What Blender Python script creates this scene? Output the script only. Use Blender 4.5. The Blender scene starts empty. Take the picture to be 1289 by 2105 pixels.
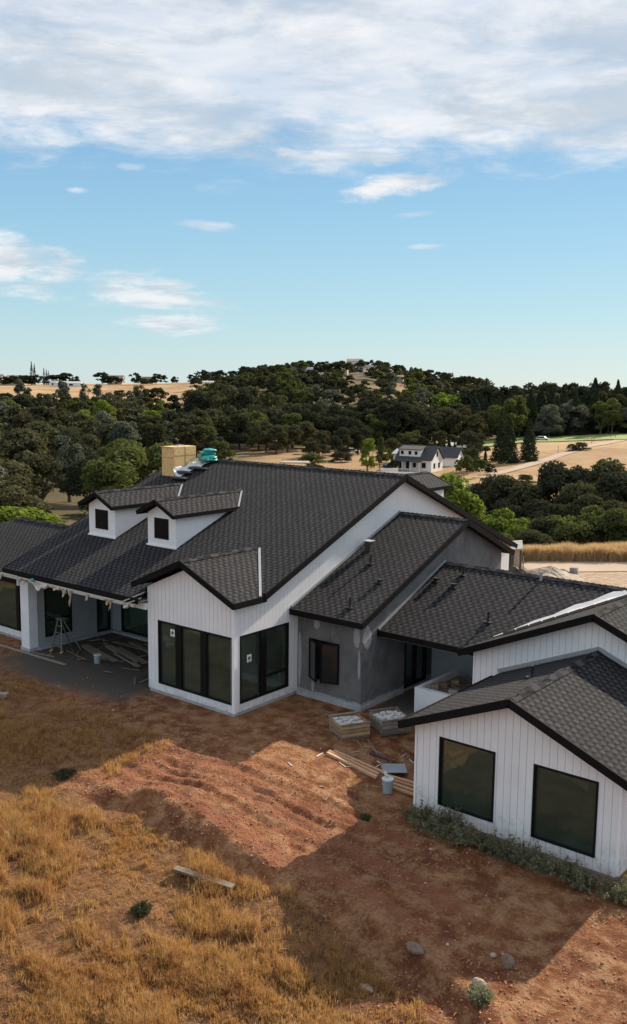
import bpy, bmesh, math, random
import numpy as np
from mathutils import Vector, Matrix
from mathutils.geometry import tessellate_polygon
R = math.radians
S = bpy.context.scene
COL = S.collection

# ------------------------------------------------------------------ camera
PITCH, ROLL, YAW, FOC = R(7.77937), R(-0.6066), R(-39.0992), 1910.73
FWD = Vector((-math.sin(-YAW), math.cos(YAW), 0)); RGT = Vector((math.cos(YAW), math.sin(-YAW), 0))
cp, sp, cr, sr = math.cos(PITCH), math.sin(PITCH), math.cos(ROLL), math.sin(ROLL)
up0 = Vector((0, 0, cp)) + FWD * sp; fw = FWD * cp - Vector((0, 0, sp))
cr_ = RGT * cr - up0 * sr; cu_ = RGT * sr + up0 * cr
cam = bpy.data.cameras.new('camera'); co = bpy.data.objects.new('camera', cam); COL.objects.link(co)
cam.sensor_fit = 'VERTICAL'; cam.sensor_height = 24; cam.lens = 24 * FOC / 2105
cam.clip_start = .1; cam.clip_end = 40000
m = Matrix((cr_, cu_, -fw)).transposed().to_4x4(); m.translation = (0, 0, 10)
co.matrix_world = m
S.camera = co
# ------------------------------------------------------------------ exposure, sun, sky
S.view_settings.view_transform = 'Standard'; S.view_settings.look = 'None'
S.view_settings.exposure = 0.72; S.view_settings.gamma = 1
SUN = Vector((.085, 1, .58)).normalized()
EL = math.asin(SUN.z); AZ = math.atan2(SUN.x, SUN.y)
sl = bpy.data.lights.new('sun', 'SUN'); sl.energy = 5.0; sl.angle = R(.6); sl.color = (1, .87, .7)
so = bpy.data.objects.new('sun', sl); COL.objects.link(so)
so.rotation_euler = SUN.to_track_quat('Z', 'Y').to_euler(); so.location = (0, 60, 60)
W = bpy.data.worlds.new('World'); S.world = W; W.use_nodes = True

class NT:
    def __init__(s, tree): s.t = tree; tree.nodes.clear()
    def n(s, typ, **k):
        nd = s.t.nodes.new(typ)
        for a, b in k.items():
            if a.startswith('i_'):
                nd.inputs[a[2:].replace('_', ' ')].default_value = b
            else: setattr(nd, a, b)
        return nd
    def l(s, a, b): s.t.links.new(a, b)
    def val(s, x, sock):
        if hasattr(x, 'is_output'): s.l(x, sock)
        elif x is not None: sock.default_value = x
    def math(s, op, a, b=None, c=None, clamp=False):
        nd = s.n('ShaderNodeMath', operation=op, use_clamp=clamp)
        s.val(a, nd.inputs[0]); s.val(b, nd.inputs[1]); s.val(c, nd.inputs[2]); return nd.outputs[0]
    def vm(s, op, a, b=None, sc=None):
        nd = s.n('ShaderNodeVectorMath', operation=op); s.val(a, nd.inputs[0])
        if b is not None: s.val(b, nd.inputs[1])
        if sc is not None: s.val(sc, nd.inputs['Scale'])
        return nd.outputs['Value'] if op in ('DOT_PRODUCT', 'LENGTH') else nd.outputs[0]
    def noise(s, vec, scale, detail=4, rough=.5, dist=0):
        nd = s.n('ShaderNodeTexNoise'); nd.inputs['Scale'].default_value = scale
        nd.inputs['Detail'].default_value = detail; nd.inputs['Roughness'].default_value = rough
        nd.inputs['Distortion'].default_value = dist
        if vec is not None: s.l(vec, nd.inputs['Vector'])
        return nd.outputs['Fac']
    def ramp(s, x, lo, hi, a=0., b=1., interp='SMOOTHSTEP'):
        nd = s.n('ShaderNodeMapRange', interpolation_type=interp); s.val(x, nd.inputs[0])
        for i, v in enumerate((lo, hi, a, b)): s.val(v, nd.inputs[i + 1])
        return nd.outputs[0]
    def mix(s, f, a, b, mode='MIX'):
        nd = s.n('ShaderNodeMix', data_type='RGBA', blend_type=mode); s.val(f, nd.inputs[0])
        for x, k in ((a, 6), (b, 7)):
            if isinstance(x, (tuple, list)): nd.inputs[k].default_value = tuple(x[:3]) + (1,)
            else: s.l(x, nd.inputs[k])
        return nd.outputs[2]
    def xyz(s, v):
        nd = s.n('ShaderNodeSeparateXYZ'); s.l(v, nd.inputs[0]); return nd.outputs
    def comb(s, x, y, z=0.):
        nd = s.n('ShaderNodeCombineXYZ'); s.val(x, nd.inputs[0]); s.val(y, nd.inputs[1]); s.val(z, nd.inputs[2]); return nd.outputs[0]

w = NT(W.node_tree)
sky = w.n('ShaderNodeTexSky', sky_type='NISHITA', sun_disc=False, sun_elevation=EL, sun_rotation=AZ, altitude=300, air_density=1.15, dust_density=.2, ozone_density=1.6)
tc = w.n('ShaderNodeTexCoord').outputs['Generated']
d = w.vm('NORMALIZE', tc)
dx, dy, dz = w.xyz(d)[0:3]
el = w.math('ARCSINE', dz)                                   # elevation
az = w.math('ARCTAN2', w.vm('DOT_PRODUCT', d, tuple(RGT)), w.vm('DOT_PRODUCT', d, tuple(FWD)))
den = w.math('ADD', dz, .10)
pv = w.comb(w.math('DIVIDE', w.vm('DOT_PRODUCT', d, tuple(RGT)), den), w.math('DIVIDE', w.vm('DOT_PRODUCT', d, tuple(FWD)), den), 0.)
ps = w.vm('MULTIPLY', pv, (1., 1.45, 1.))
n1 = w.noise(ps, 1.5, 8, .58, .35)
n2 = w.noise(ps, 5.5, 9, .66, .35)
# high sheet of cloud above about 13 degrees
edge = w.math('ADD', el, w.math('MULTIPLY', w.math('SUBTRACT', w.noise(w.comb(az, w.math('MULTIPLY', el, 3.), 0.), 7., 7, .6, .4), .5), .14))
edge = w.math('ADD', edge, w.math('MULTIPLY', w.math('SUBTRACT', n2, .5), .06))
sheet = w.ramp(edge, .205, .262)
dens = w.ramp(w.math('ADD', w.math('MULTIPLY', n1, .65), w.math('MULTIPLY', n2, .35)), .34, .60, .66, 1.)
sheet = w.math('MULTIPLY', sheet, dens)
mask = w.math('MULTIPLY', sheet, .92)
def puff(a, e, wa, we, k, tilt=0.):
    global mask
    u = w.math('DIVIDE', w.math('SUBTRACT', az, a), wa)
    v = w.math('DIVIDE', w.math('SUBTRACT', w.math('SUBTRACT', el, e), w.math('MULTIPLY', w.math('SUBTRACT', az, a), tilt)), we)
    r = w.math('SQRT', w.math('ADD', w.math('MULTIPLY', u, u), w.math('MULTIPLY', v, v)))
    r = w.math('ADD', r, w.math('MULTIPLY', w.math('SUBTRACT', w.noise(w.vm('MULTIPLY', w.comb(az, el), (1, 3., 1)), 22., 8, .65, .3), .5), 2.1))
    mask = w.math('MAXIMUM', mask, w.ramp(r, 1.05, .25, 0., k))
for a in ((.08, .203, .062, .013, .95, .14), (-.325, .120, .10, .034, .9, -.15), (-.175, .092, .085, .022, .8, -.1),
          (-.15, .062, .062, .014, .7, 0), (-.113, .161, .034, .006, .5, -.05), (.115, .142, .022, .004, .4, 0), (.31, .236, .05, .014, .8, .05),
          (.10, .174, .022, .004, .4, .1), (-.245, .190, .014, .004, .5, 0), (-.19, .214, .016, .004, .35, 0), (.02, .232, .10, .012, .8, 0)):
    puff(*a)
shade = w.ramp(w.noise(w.vm('MULTIPLY', pv, (1., 1.4, 1)), 2.1, 9, .64, .3), .36, .60)
ccol = w.mix(shade, (.53, .59, .65), (.83, .83, .84))
bg1 = w.n('ShaderNodeBackground'); bg1.inputs[1].default_value = .10
cr2 = w.n('ShaderNodeValToRGB'); w.l(w.math('DIVIDE', el, .6), cr2.inputs[0]); e_ = cr2.color_ramp.elements
for k_, (p_, c_) in enumerate(((0., (3.1, 4.15, 4.55)), (.13, (2.35, 3.85, 4.6)), (.28, (1.75, 3.35, 4.6)), (.5, (1.1, 2.4, 4.1)), (1., (.6, 1.6, 3.8)))):
    if k_ > 1: e_.new(p_)
    else: e_[k_].position = p_
for k_, (p_, c_) in enumerate(((0., (3.1, 4.15, 4.55)), (.13, (2.35, 3.85, 4.6)), (.28, (1.75, 3.35, 4.6)), (.5, (1.1, 2.4, 4.1)), (1., (.6, 1.6, 3.8)))):
    e_[k_].position = p_; e_[k_].color = tuple(q / 6 for q in c_) + (1,)
skyc = w.mix(.85, sky.outputs[0], w.vm('SCALE', cr2.outputs[0], sc=6.))
w.l(skyc, bg1.inputs[0])
bg2 = w.n('ShaderNodeBackground'); bg2.inputs[1].default_value = .70; w.l(ccol, bg2.inputs[0])
ms = w.n('ShaderNodeMixShader'); w.l(mask, ms.inputs[0]); w.l(bg1.outputs[0], ms.inputs[1]); w.l(bg2.outputs[0], ms.inputs[2])
wo = w.n('ShaderNodeOutputWorld'); w.l(ms.outputs[0], wo.inputs[0])

# ------------------------------------------------------------------ materials
MATS = {}
def mat(name):
    mt = bpy.data.materials.new(name); mt.use_nodes = True; MATS[name] = mt
    t = NT(mt.node_tree); out = t.n('ShaderNodeOutputMaterial'); b = t.n('ShaderNodeBsdfPrincipled')
    t.l(b.outputs[0], out.inputs[0]); t.b = b; t.out = out
    t.pos = t.n('ShaderNodeTexCoord').outputs['Object']
    return t
def bump(t, h, dist=.02, strength=1.):
    bn = t.n('ShaderNodeBump'); bn.inputs['Distance'].default_value = dist; bn.inputs['Strength'].default_value = strength
    t.val(h, bn.inputs['Height']); t.l(bn.outputs[0], t.b.inputs['Normal'])
def simple(name, c, rough=.7, var=.15, sc=6., metal=0., bd=.004, spec=.4):
    t = mat(name); n = t.noise(t.pos, sc, 6, .6); n3 = t.noise(t.pos, sc * .17, 3)
    f = t.math('ADD', t.math('MULTIPLY', n, .6), t.math('MULTIPLY', n3, .4))
    t.l(t.mix(t.ramp(f, .3, .7), [x * (1 - var) for x in c], [x * (1 + var) for x in c]), t.b.inputs['Base Color'])
    t.b.inputs['Roughness'].default_value = rough; t.b.inputs['Metallic'].default_value = metal
    t.b.inputs['Specular IOR Level'].default_value = spec
    if bd: bump(t, n, bd)
    return t
def shingle(name, c, bw=.25, rh=.15):
    t = mat(name); uv = t.n('ShaderNodeUVMap').outputs[0]
    x, y, z = t.xyz(uv)[0:3]
    row = t.math('FLOOR', t.math('DIVIDE', y, rh))
    jit = t.n('ShaderNodeTexWhiteNoise', noise_dimensions='1D'); t.l(row, jit.inputs['W'])
    x2 = t.math('ADD', x, t.math('MULTIPLY', jit.outputs['Value'], .05))
    ph = t.math('MULTIPLY', t.math('ADD', x2, t.math('MULTIPLY', t.math('MODULO', t.math('ABSOLUTE', row), 2.), bw * .5)), math.pi * 2 / bw)
    sn = t.math('SINE', ph)
    tab = t.ramp(sn, -.35, .35)                                # raised laminated tab against the recessed one
    yy = t.math('ADD', y, t.math('MULTIPLY', sn, .030))
    fr = t.math('FRACT', t.math('DIVIDE', yy, rh))
    cell = t.math('FLOOR', t.math('DIVIDE', t.math('ADD', x2, t.math('MULTIPLY', row, bw * .5)), bw * .5))
    wn = t.n('ShaderNodeTexWhiteNoise', noise_dimensions='2D'); t.l(t.comb(cell, row), wn.inputs['Vector'])
    gap = t.ramp(fr, .02, .32)
    big = t.noise(uv, .45, 4, .55); gran = t.noise(uv, 60., 3, .7)
    f = t.math('MULTIPLY', t.math('MULTIPLY_ADD', wn.outputs['Value'], .35, .85), t.math('MULTIPLY_ADD', big, .5, .75))
    f = t.math('MULTIPLY', f, t.math('MULTIPLY_ADD', gran, .6, .7))
    f = t.math('MULTIPLY', f, t.math('MULTIPLY_ADD', gap, .85, .15))
    f = t.math('MULTIPLY', f, t.math('MULTIPLY_ADD', tab, .72, .60))
    t.l(t.mix(1., tuple(c), t.comb(f, f, f), 'MULTIPLY'), t.b.inputs['Base Color'])
    t.b.inputs['Roughness'].default_value = .95; t.b.inputs['Specular IOR Level'].default_value = .12
    bump(t, t.math('ADD', t.math('MULTIPLY', t.math('SUBTRACT', 1., fr), .7), t.math('MULTIPLY', tab, .5)), .013, 1.)
    return t
shingle('shingle', (.034, .034, .037)); shingle('cap_shingle', (.036, .036, .038), .6, .3)
def siding(name, c, sp_=.18):
    t = mat(name); uv = t.n('ShaderNodeUVMap').outputs[0]; x, y, z = t.xyz(uv)[0:3]
    fr = t.math('ABSOLUTE', t.math('SUBTRACT', t.math('FRACT', t.math('DIVIDE', x, sp_)), .5))
    g = t.ramp(fr, .0, .035, 0., 1.)
    n = t.noise(t.pos, 1.2, 5, .6); n4 = t.noise(t.vm('MULTIPLY', t.pos, (3, 3, .35)), 2., 5, .6)
    cc = t.mix(t.ramp(n, .3, .7), [v * .93 for v in c], c)
    cc = t.mix(t.ramp(n4, .5, .8, 0., .16), cc, (.50, .46, .42))
    # splashed dirt low on the boards
    low = t.math('MULTIPLY', t.ramp(y, .55, .05), t.ramp(t.noise(t.pos, 5., 5, .7), .38, .7))
    cc = t.mix(t.math('MULTIPLY', low, .5), cc, (.36, .25, .19))
    t.l(t.mix(t.math('MULTIPLY', t.math('SUBTRACT', 1., g), .22), cc, (.42, .43, .45)), t.b.inputs['Base Color'])
    t.b.inputs['Roughness'].default_value = .6
    bump(t, t.math('ADD', g, t.math('MULTIPLY', n, .06)), .012)
siding('white_siding', (.84, .85, .86))
simple('white_trim', (.84, .85, .86), .6, .05, 4)
simple('white_plain', (.80, .81, .83), .7, .07, 3)
simple('black_trim', (.011, .010, .010), .8, .2, 3, bd=.002, spec=.08)
simple('black_frame', (.008, .008, .009), .5, .1, 3, bd=0, spec=.15)
def stucco():
    t = mat('stucco'); x, y, z = t.xyz(t.pos)[0:3]
    n = t.noise(t.pos, .9, 7, .62, .8); n2 = t.noise(t.vm('MULTIPLY', t.pos, (1.2, 1.2, .4)), 2.5, 6, .7)
    c = t.mix(t.ramp(n, .35, .68), (.105, .105, .107), (.178, .176, .175))
    c = t.mix(t.ramp(n2, .56, .72, 0., .55), c, (.27, .265, .26))
    base = t.ramp(t.math('ADD', z, t.math('MULTIPLY', t.math('SUBTRACT', n2, .5), .28)), .26, .18)
    c = t.mix(t.math('MULTIPLY', base, .8), c, (.42, .43, .45))
    t.l(c, t.b.inputs['Base Color']); t.b.inputs['Roughness'].default_value = .9
    bump(t, t.noise(t.pos, 24., 6, .7), .01)
stucco()
simple('stucco_patch', (.34, .345, .35), .9, .2, 5)
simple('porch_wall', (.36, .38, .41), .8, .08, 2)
simple('concrete', (.25, .25, .25), .9, .2, 4, bd=.01)
simple('plaster_foundation', (.42, .42, .43), .9, .25, 5, bd=.02)
simple('galvanised', (.50, .52, .54), .45, .12, 8, .4)
simple('flashing_white', (.32, .33, .34), .5, .1, 8)
simple('paper_tan', (.42, .34, .25), .85, .3, 7, bd=.02)
simple('paper_white', (.50, .46, .40), .8, .2, 7, bd=.02)
simple('plastic_white', (.72, .72, .74), .35, .12, 6, bd=.03)
simple('underlay', (.55, .55, .56), .7, .1, 3, bd=.01)
simple('pipe_black', (.015, .015, .016), .5, .1, 5, bd=0)
simple('ladder_metal', (.20, .19, .165), .5, .2, 9, .2)
simple('ladder_foot', (.45, .28, .12), .7, .2, 9)
simple('bucket_grey', (.30, .35, .38), .5, .12, 9)
simple('bucket_rim', (.55, .60, .62), .5, .1, 9)
simple('sheet_metal', (.42, .47, .52), .35, .1, 3, .5)
simple('stone_block', (.50, .48, .46), .85, .25, 9, bd=.02)
simple('rock', (.20, .145, .11), .9, .35, 7, bd=.05)
simple('slab_pale', (.33, .27, .21), .9, .25, 5, bd=.03)
simple('grey_rubble', (.26, .25, .235), .95, .35, 3, bd=.05)
simple('interior', (.46, .44, .37), .9, .2, 1.)
simple('dark_steel', (.05, .047, .045), .7, .3, 6)
simple('roof_far_dark', (.05, .052, .055), .8, .15, 1., bd=0)
simple('roof_far_red', (.26, .17, .13), .8, .2, 1., bd=0)
simple('roof_far_tan', (.36, .29, .24), .8, .2, 1., bd=0)
simple('roof_far_grey', (.42, .43, .45), .6, .1, 1., bd=0)
simple('wall_far_tan', (.42, .34, .26), .8, .1, 1., bd=0)
simple('wall_far_white', (.74, .74, .72), .8, .05, 1., bd=0)
simple('car_white', (.6, .6, .6), .3, .05, 1., bd=0); simple('car_dark', (.03, .03, .035), .3, .05, 1., bd=0)
simple('tyre', (.02, .02, .02), .9, .1, 3, bd=0)
def tealm():
    t = mat('teal_plastic'); n = t.noise(t.pos, 5., 5, .6, 1.)
    t.l(t.mix(t.ramp(n, .4, .62), (.0, .16, .16), (.05, .50, .44)), t.b.inputs['Base Color']); t.b.inputs['Roughness'].default_value = .3
    bump(t, n, .05)
tealm()
def osb():
    t = mat('osb'); v = t.n('ShaderNodeTexVoronoi'); v.inputs['Scale'].default_value = 14.; t.l(t.vm('MULTIPLY', t.pos, (1, 1, .6)), v.inputs['Vector'])
    n = t.noise(t.pos, 2.6, 5, .6, .5)
    c = t.mix(v.outputs['Color'], (.62, .38, .15), (.78, .55, .26)); c = t.mix(t.ramp(n, .62, .7), c, (.16, .09, .04))
    t.l(c, t.b.inputs['Base Color']); t.b.inputs['Roughness'].default_value = .85
osb()
def wood(name, a, b, sc=1.):
    t = mat(name); n = t.noise(t.vm('MULTIPLY', t.n('ShaderNodeUVMap').outputs[0], (2.5, 22, 1)), 2. * sc, 6, .6, .6)
    n2 = t.noise(t.pos, 2.3, 5, .6); oi = t.n('ShaderNodeObjectInfo').outputs['Random']
    f = t.math('ADD', t.math('MULTIPLY', n, .5), t.math('ADD', t.math('MULTIPLY', n2, .35), t.math('MULTIPLY', oi, .2)))
    t.l(t.mix(t.ramp(f, .35, .75), a, b), t.b.inputs['Base Color']); t.b.inputs['Roughness'].default_value = .85; bump(t, n, .006)
wood('wood_new', (.40, .20, .10), (.62, .40, .24)); wood('wood_grey', (.12, .10, .08), (.30, .26, .20)); wood('wood_crate', (.22, .14, .075), (.48, .33, .18))
wood('bark', (.05, .038, .03), (.14, .11, .085))
def glass():
    t = mat('glass'); t.t.nodes.remove(t.b)
    tr = t.n('ShaderNodeBsdfTransparent'); tr.inputs[0].default_value = (.70, .76, .66, 1)
    gl = t.n('ShaderNodeBsdfGlossy'); gl.inputs['Roughness'].default_value = .02; gl.inputs[0].default_value = (.62, .86, .74, 1)
    n = t.noise(t.pos, .8, 2); bn = t.n('ShaderNodeBump'); bn.inputs['Distance'].default_value = .02; t.l(n, bn.inputs['Height']); t.l(bn.outputs[0], gl.inputs['Normal'])
    fr = t.n('ShaderNodeFresnel'); fr.inputs[0].default_value = 1.95
    mx = t.n('ShaderNodeMixShader'); t.l(t.math('ADD', fr.outputs[0], .06), mx.inputs[0]); t.l(tr.outputs[0], mx.inputs[1]); t.l(gl.outputs[0], mx.inputs[2]); 
    dfs = t.n('ShaderNodeBsdfDiffuse'); dfs.inputs[0].default_value = (.30, .33, .27, 1); m2 = t.n('ShaderNodeMixShader'); t.l(t.ramp(t.noise(t.pos, 1.0, 5, .6, .5), .3, .75, .08, .14), m2.inputs[0]); t.l(mx.outputs[0], m2.inputs[1]); t.l(dfs.outputs[0], m2.inputs[2]); t.l(m2.outputs[0], t.out.inputs[0])
    t = mat('sash_glass'); t.b.inputs['Base Color'].default_value = (.02, .022, .022, 1); t.b.inputs['Roughness'].default_value = .12; t.b.inputs['Specular IOR Level'].default_value = .3
glass()
def film():
    t = mat('film'); t.b.inputs['Base Color'].default_value = (.85, .95, .88, 1); t.b.inputs['Roughness'].default_value = .3
    bump(t, t.noise(t.pos, 9., 5, .7, 1.), .1)
film()
def leaf(name, a, b, tr=.25, hue=(1.5, 1.6, .6)):
    t = mat(name); t.t.nodes.remove(t.b)
    g = t.n('ShaderNodeNewGeometry').outputs['Random Per Island']; oi = t.n('ShaderNodeObjectInfo').outputs['Random']
    f = t.math('ADD', t.math('MULTIPLY', g, .5), t.math('MULTIPLY', oi, .5))
    c = t.mix(f, a, b)
    df = t.n('ShaderNodeBsdfDiffuse'); tl = t.n('ShaderNodeBsdfTranslucent'); t.l(c, df.inputs[0])
    t.l(t.mix(.5, c, (b[0] * hue[0], b[1] * hue[1], b[2] * hue[2])), tl.inputs[0])
    mx = t.n('ShaderNodeMixShader'); mx.inputs[0].default_value = tr; t.l(df.outputs[0], mx.inputs[1]); t.l(tl.outputs[0], mx.inputs[2]); t.l(mx.outputs[0], t.out.inputs[0])
leaf('leaf_oak', (.030, .034, .021), (.112, .110, .060), .25, (1.3, 1.3, .6)); leaf('leaf_dark', (.022, .026, .019), (.072, .076, .048), .22, (1.25, 1.25, .65))
leaf('leaf_green', (.06, .09, .024), (.19, .235, .05), .33); leaf('leaf_mid', (.048, .062, .026), (.125, .14, .052), .3)
leaf('leaf_grey', (.075, .083, .068), (.145, .15, .125)); leaf('leaf_conifer', (.024, .034, .022), (.058, .07, .04), .2)
leaf('leaf_weed', (.11, .11, .065), (.26, .26, .165), .3, (1.1, 1.15, .8)); leaf('leaf_red', (.03, .015, .015), (.07, .03, .03), .2)
leaf('straw', (.12, .052, .020), (.74, .49, .215), .36, (1.08, .92, .62)); leaf('straw_far', (.34, .22, .11), (.68, .52, .31), .4, (1.1, 1., .8))

def straw_patch():
    t = NT.__new__(NT); t.t = MATS['straw'].node_tree
    mixn = [n for n in t.t.nodes if n.type == 'MIX'][0]; out = mixn.outputs[2]
    tg = [l.to_socket for l in out.links]
    p = t.n('ShaderNodeTexCoord').outputs['Object']; f = t.ramp(t.noise(p, 1.1, 6, .7), .42, .62); f2 = t.ramp(t.noise(p, 5., 5, .7), .5, .66)
    c = t.mix(t.math('MULTIPLY', f, .75), out, (.27, .115, .055)); c = t.mix(t.math('MULTIPLY', f2, .5), c, (.72, .56, .33))
    for q in tg: t.l(c, q)
straw_patch()
def ground_mat():
    t = mat('ground'); p = t.pos; x, y, z = t.xyz(p)[0:3]
    def attr(n): a = t.n('ShaderNodeAttribute', attribute_name=n); return a.outputs['Fac']
    n0 = t.noise(p, .35, 6, .6); n1 = t.noise(p, 2.2, 7, .65); n2 = t.noise(p, 14., 6, .7); n3 = t.noise(p, 55., 4, .7)
    red = t.mix(t.ramp(t.math('ADD', t.math('MULTIPLY', n0, .5), t.math('MULTIPLY', n1, .5)), .36, .64), (.15, .052, .024), (.35, .150, .068))
    pale = t.ramp(t.math('ADD', t.math('MULTIPLY', n1, .6), t.math('MULTIPLY', n2, .4)), .45, .62)
    red = t.mix(t.math('MULTIPLY', pale, .72), red, (.46, .29, .16))
    red = t.mix(t.ramp(n3, .66, .76, 0., .4), red, (.46, .33, .24))
    red = t.mix(t.math('MULTIPLY', attr('rut'), .8), red, t.mix(n2, (.20, .066, .034), (.40, .17, .10)))
    strw = t.mix(t.ramp(t.math('ADD', t.math('MULTIPLY', n2, .5), t.math('MULTIPLY', n1, .5)), .35, .65), (.11, .046, .022), (.31, .165, .075))
    grav = t.mix(n3, (.06, .052, .045), (.17, .15, .13))
    far = t.mix(t.ramp(t.noise(p, .022, 6, .6, .6), .38, .62), (.26, .155, .08), (.42, .29, .155))
    far = t.mix(t.ramp(t.noise(p, .07, 5, .65), .5, .72), far, (.24, .115, .06))
    far = t.mix(t.ramp(t.noise(p, .5, 5, .7), .35, .7, 0., .3), far, (.52, .39, .22))
    mow = t.math('SINE', t.math('ADD', t.math('MULTIPLY', y, 1.1), t.math('MULTIPLY', t.noise(p, .03, 3), 22.)))
    far = t.mix(t.math('MULTIPLY', t.ramp(mow, .2, .9), .28), far, (.30, .19, .10))
    far = t.mix(t.ramp(t.noise(t.vm('MULTIPLY', p, (.5, 2.2, 1)), .16, 6, .7), .56, .66, 0., .5), far, (.22, .16, .075))
    dry = t.mix(t.ramp(n1, .3, .7), (.36, .25, .17), (.52, .41, .30))
    c = t.mix(attr('straw'), red, strw)
    c = t.mix(attr('gravel'), c, grav); c = t.mix(attr('dryyard'), c, dry); c = t.mix(attr('far'), c, far)
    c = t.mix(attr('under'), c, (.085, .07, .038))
    t.l(c, t.b.inputs['Base Color']); t.b.inputs['Roughness'].default_value = .95; t.b.inputs['Specular IOR Level'].default_value = .15
    h = t.math('ADD', t.math('MULTIPLY', n2, .8), t.math('MULTIPLY', n3, .35)); bump(t, t.math('ADD', h, t.math('MULTIPLY', n1, 1.2)), .11)
ground_mat()
simple('clod', (.36, .16, .085), .95, .4, 9, bd=.02); simple('pebble', (.38, .28, .21), .9, .35, 9, bd=.01)
simple('road_dust', (.34, .26, .19), .95, .15, .3, bd=.02); simple('lawn', (.20, .25, .07), .95, .25, .15, bd=.02)
simple('far_field', (.55, .42, .24), .95, .2, .1, bd=0)

# ------------------------------------------------------------------ mesh helpers
def tag(o, label=None, cat=None, group=None, kind=None):
    if label: o['label'] = label
    if cat: o['category'] = cat
    if group: o['group'] = group
    if kind: o['kind'] = kind
    return o
def thing(name, label, cat, loc, group=None, rz=0):
    o = bpy.data.objects.new(name, None); COL.objects.link(o); o.location = loc; o.rotation_euler = (0, 0, rz)
    o.empty_display_size = .3; o['wl'] = list(loc); o['rz0'] = rz
    return tag(o, label, cat, group)
def uvs(me):
    n = len(me.polygons)
    if not n: return
    uvl = me.uv_layers.new(name='UVMap')
    nl = len(me.loops)
    co_ = np.empty(len(me.vertices) * 3); me.vertices.foreach_get('co', co_); co_ = co_.reshape(-1, 3)
    vi = np.empty(nl, int); me.loops.foreach_get('vertex_index', vi)
    nm = np.empty(n * 3); me.polygons.foreach_get('normal', nm); nm = nm.reshape(-1, 3)
    lt = np.empty(n, int); me.polygons.foreach_get('loop_total', lt)
    pn = np.repeat(nm, lt, axis=0)
    tx = np.stack([-pn[:, 1], pn[:, 0], np.zeros(nl)], 1); L = np.linalg.norm(tx, axis=1)
    flat = L < .05; tx[flat] = (1, 0, 0); L[flat] = 1; tx /= L[:, None]
    sg = np.where(np.abs(tx[:, 0]) > np.abs(tx[:, 1]), np.sign(tx[:, 0]), np.sign(tx[:, 1])); 
    bx = np.cross(pn, tx); P = co_[vi]
    u = (P * tx).sum(1); v = (P * bx).sum(1)
    v = np.where((np.abs(pn[:, 2]) < .2), P[:, 2], v)
    uvl.data.foreach_set('uv', np.stack([u, v], 1).ravel())
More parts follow.
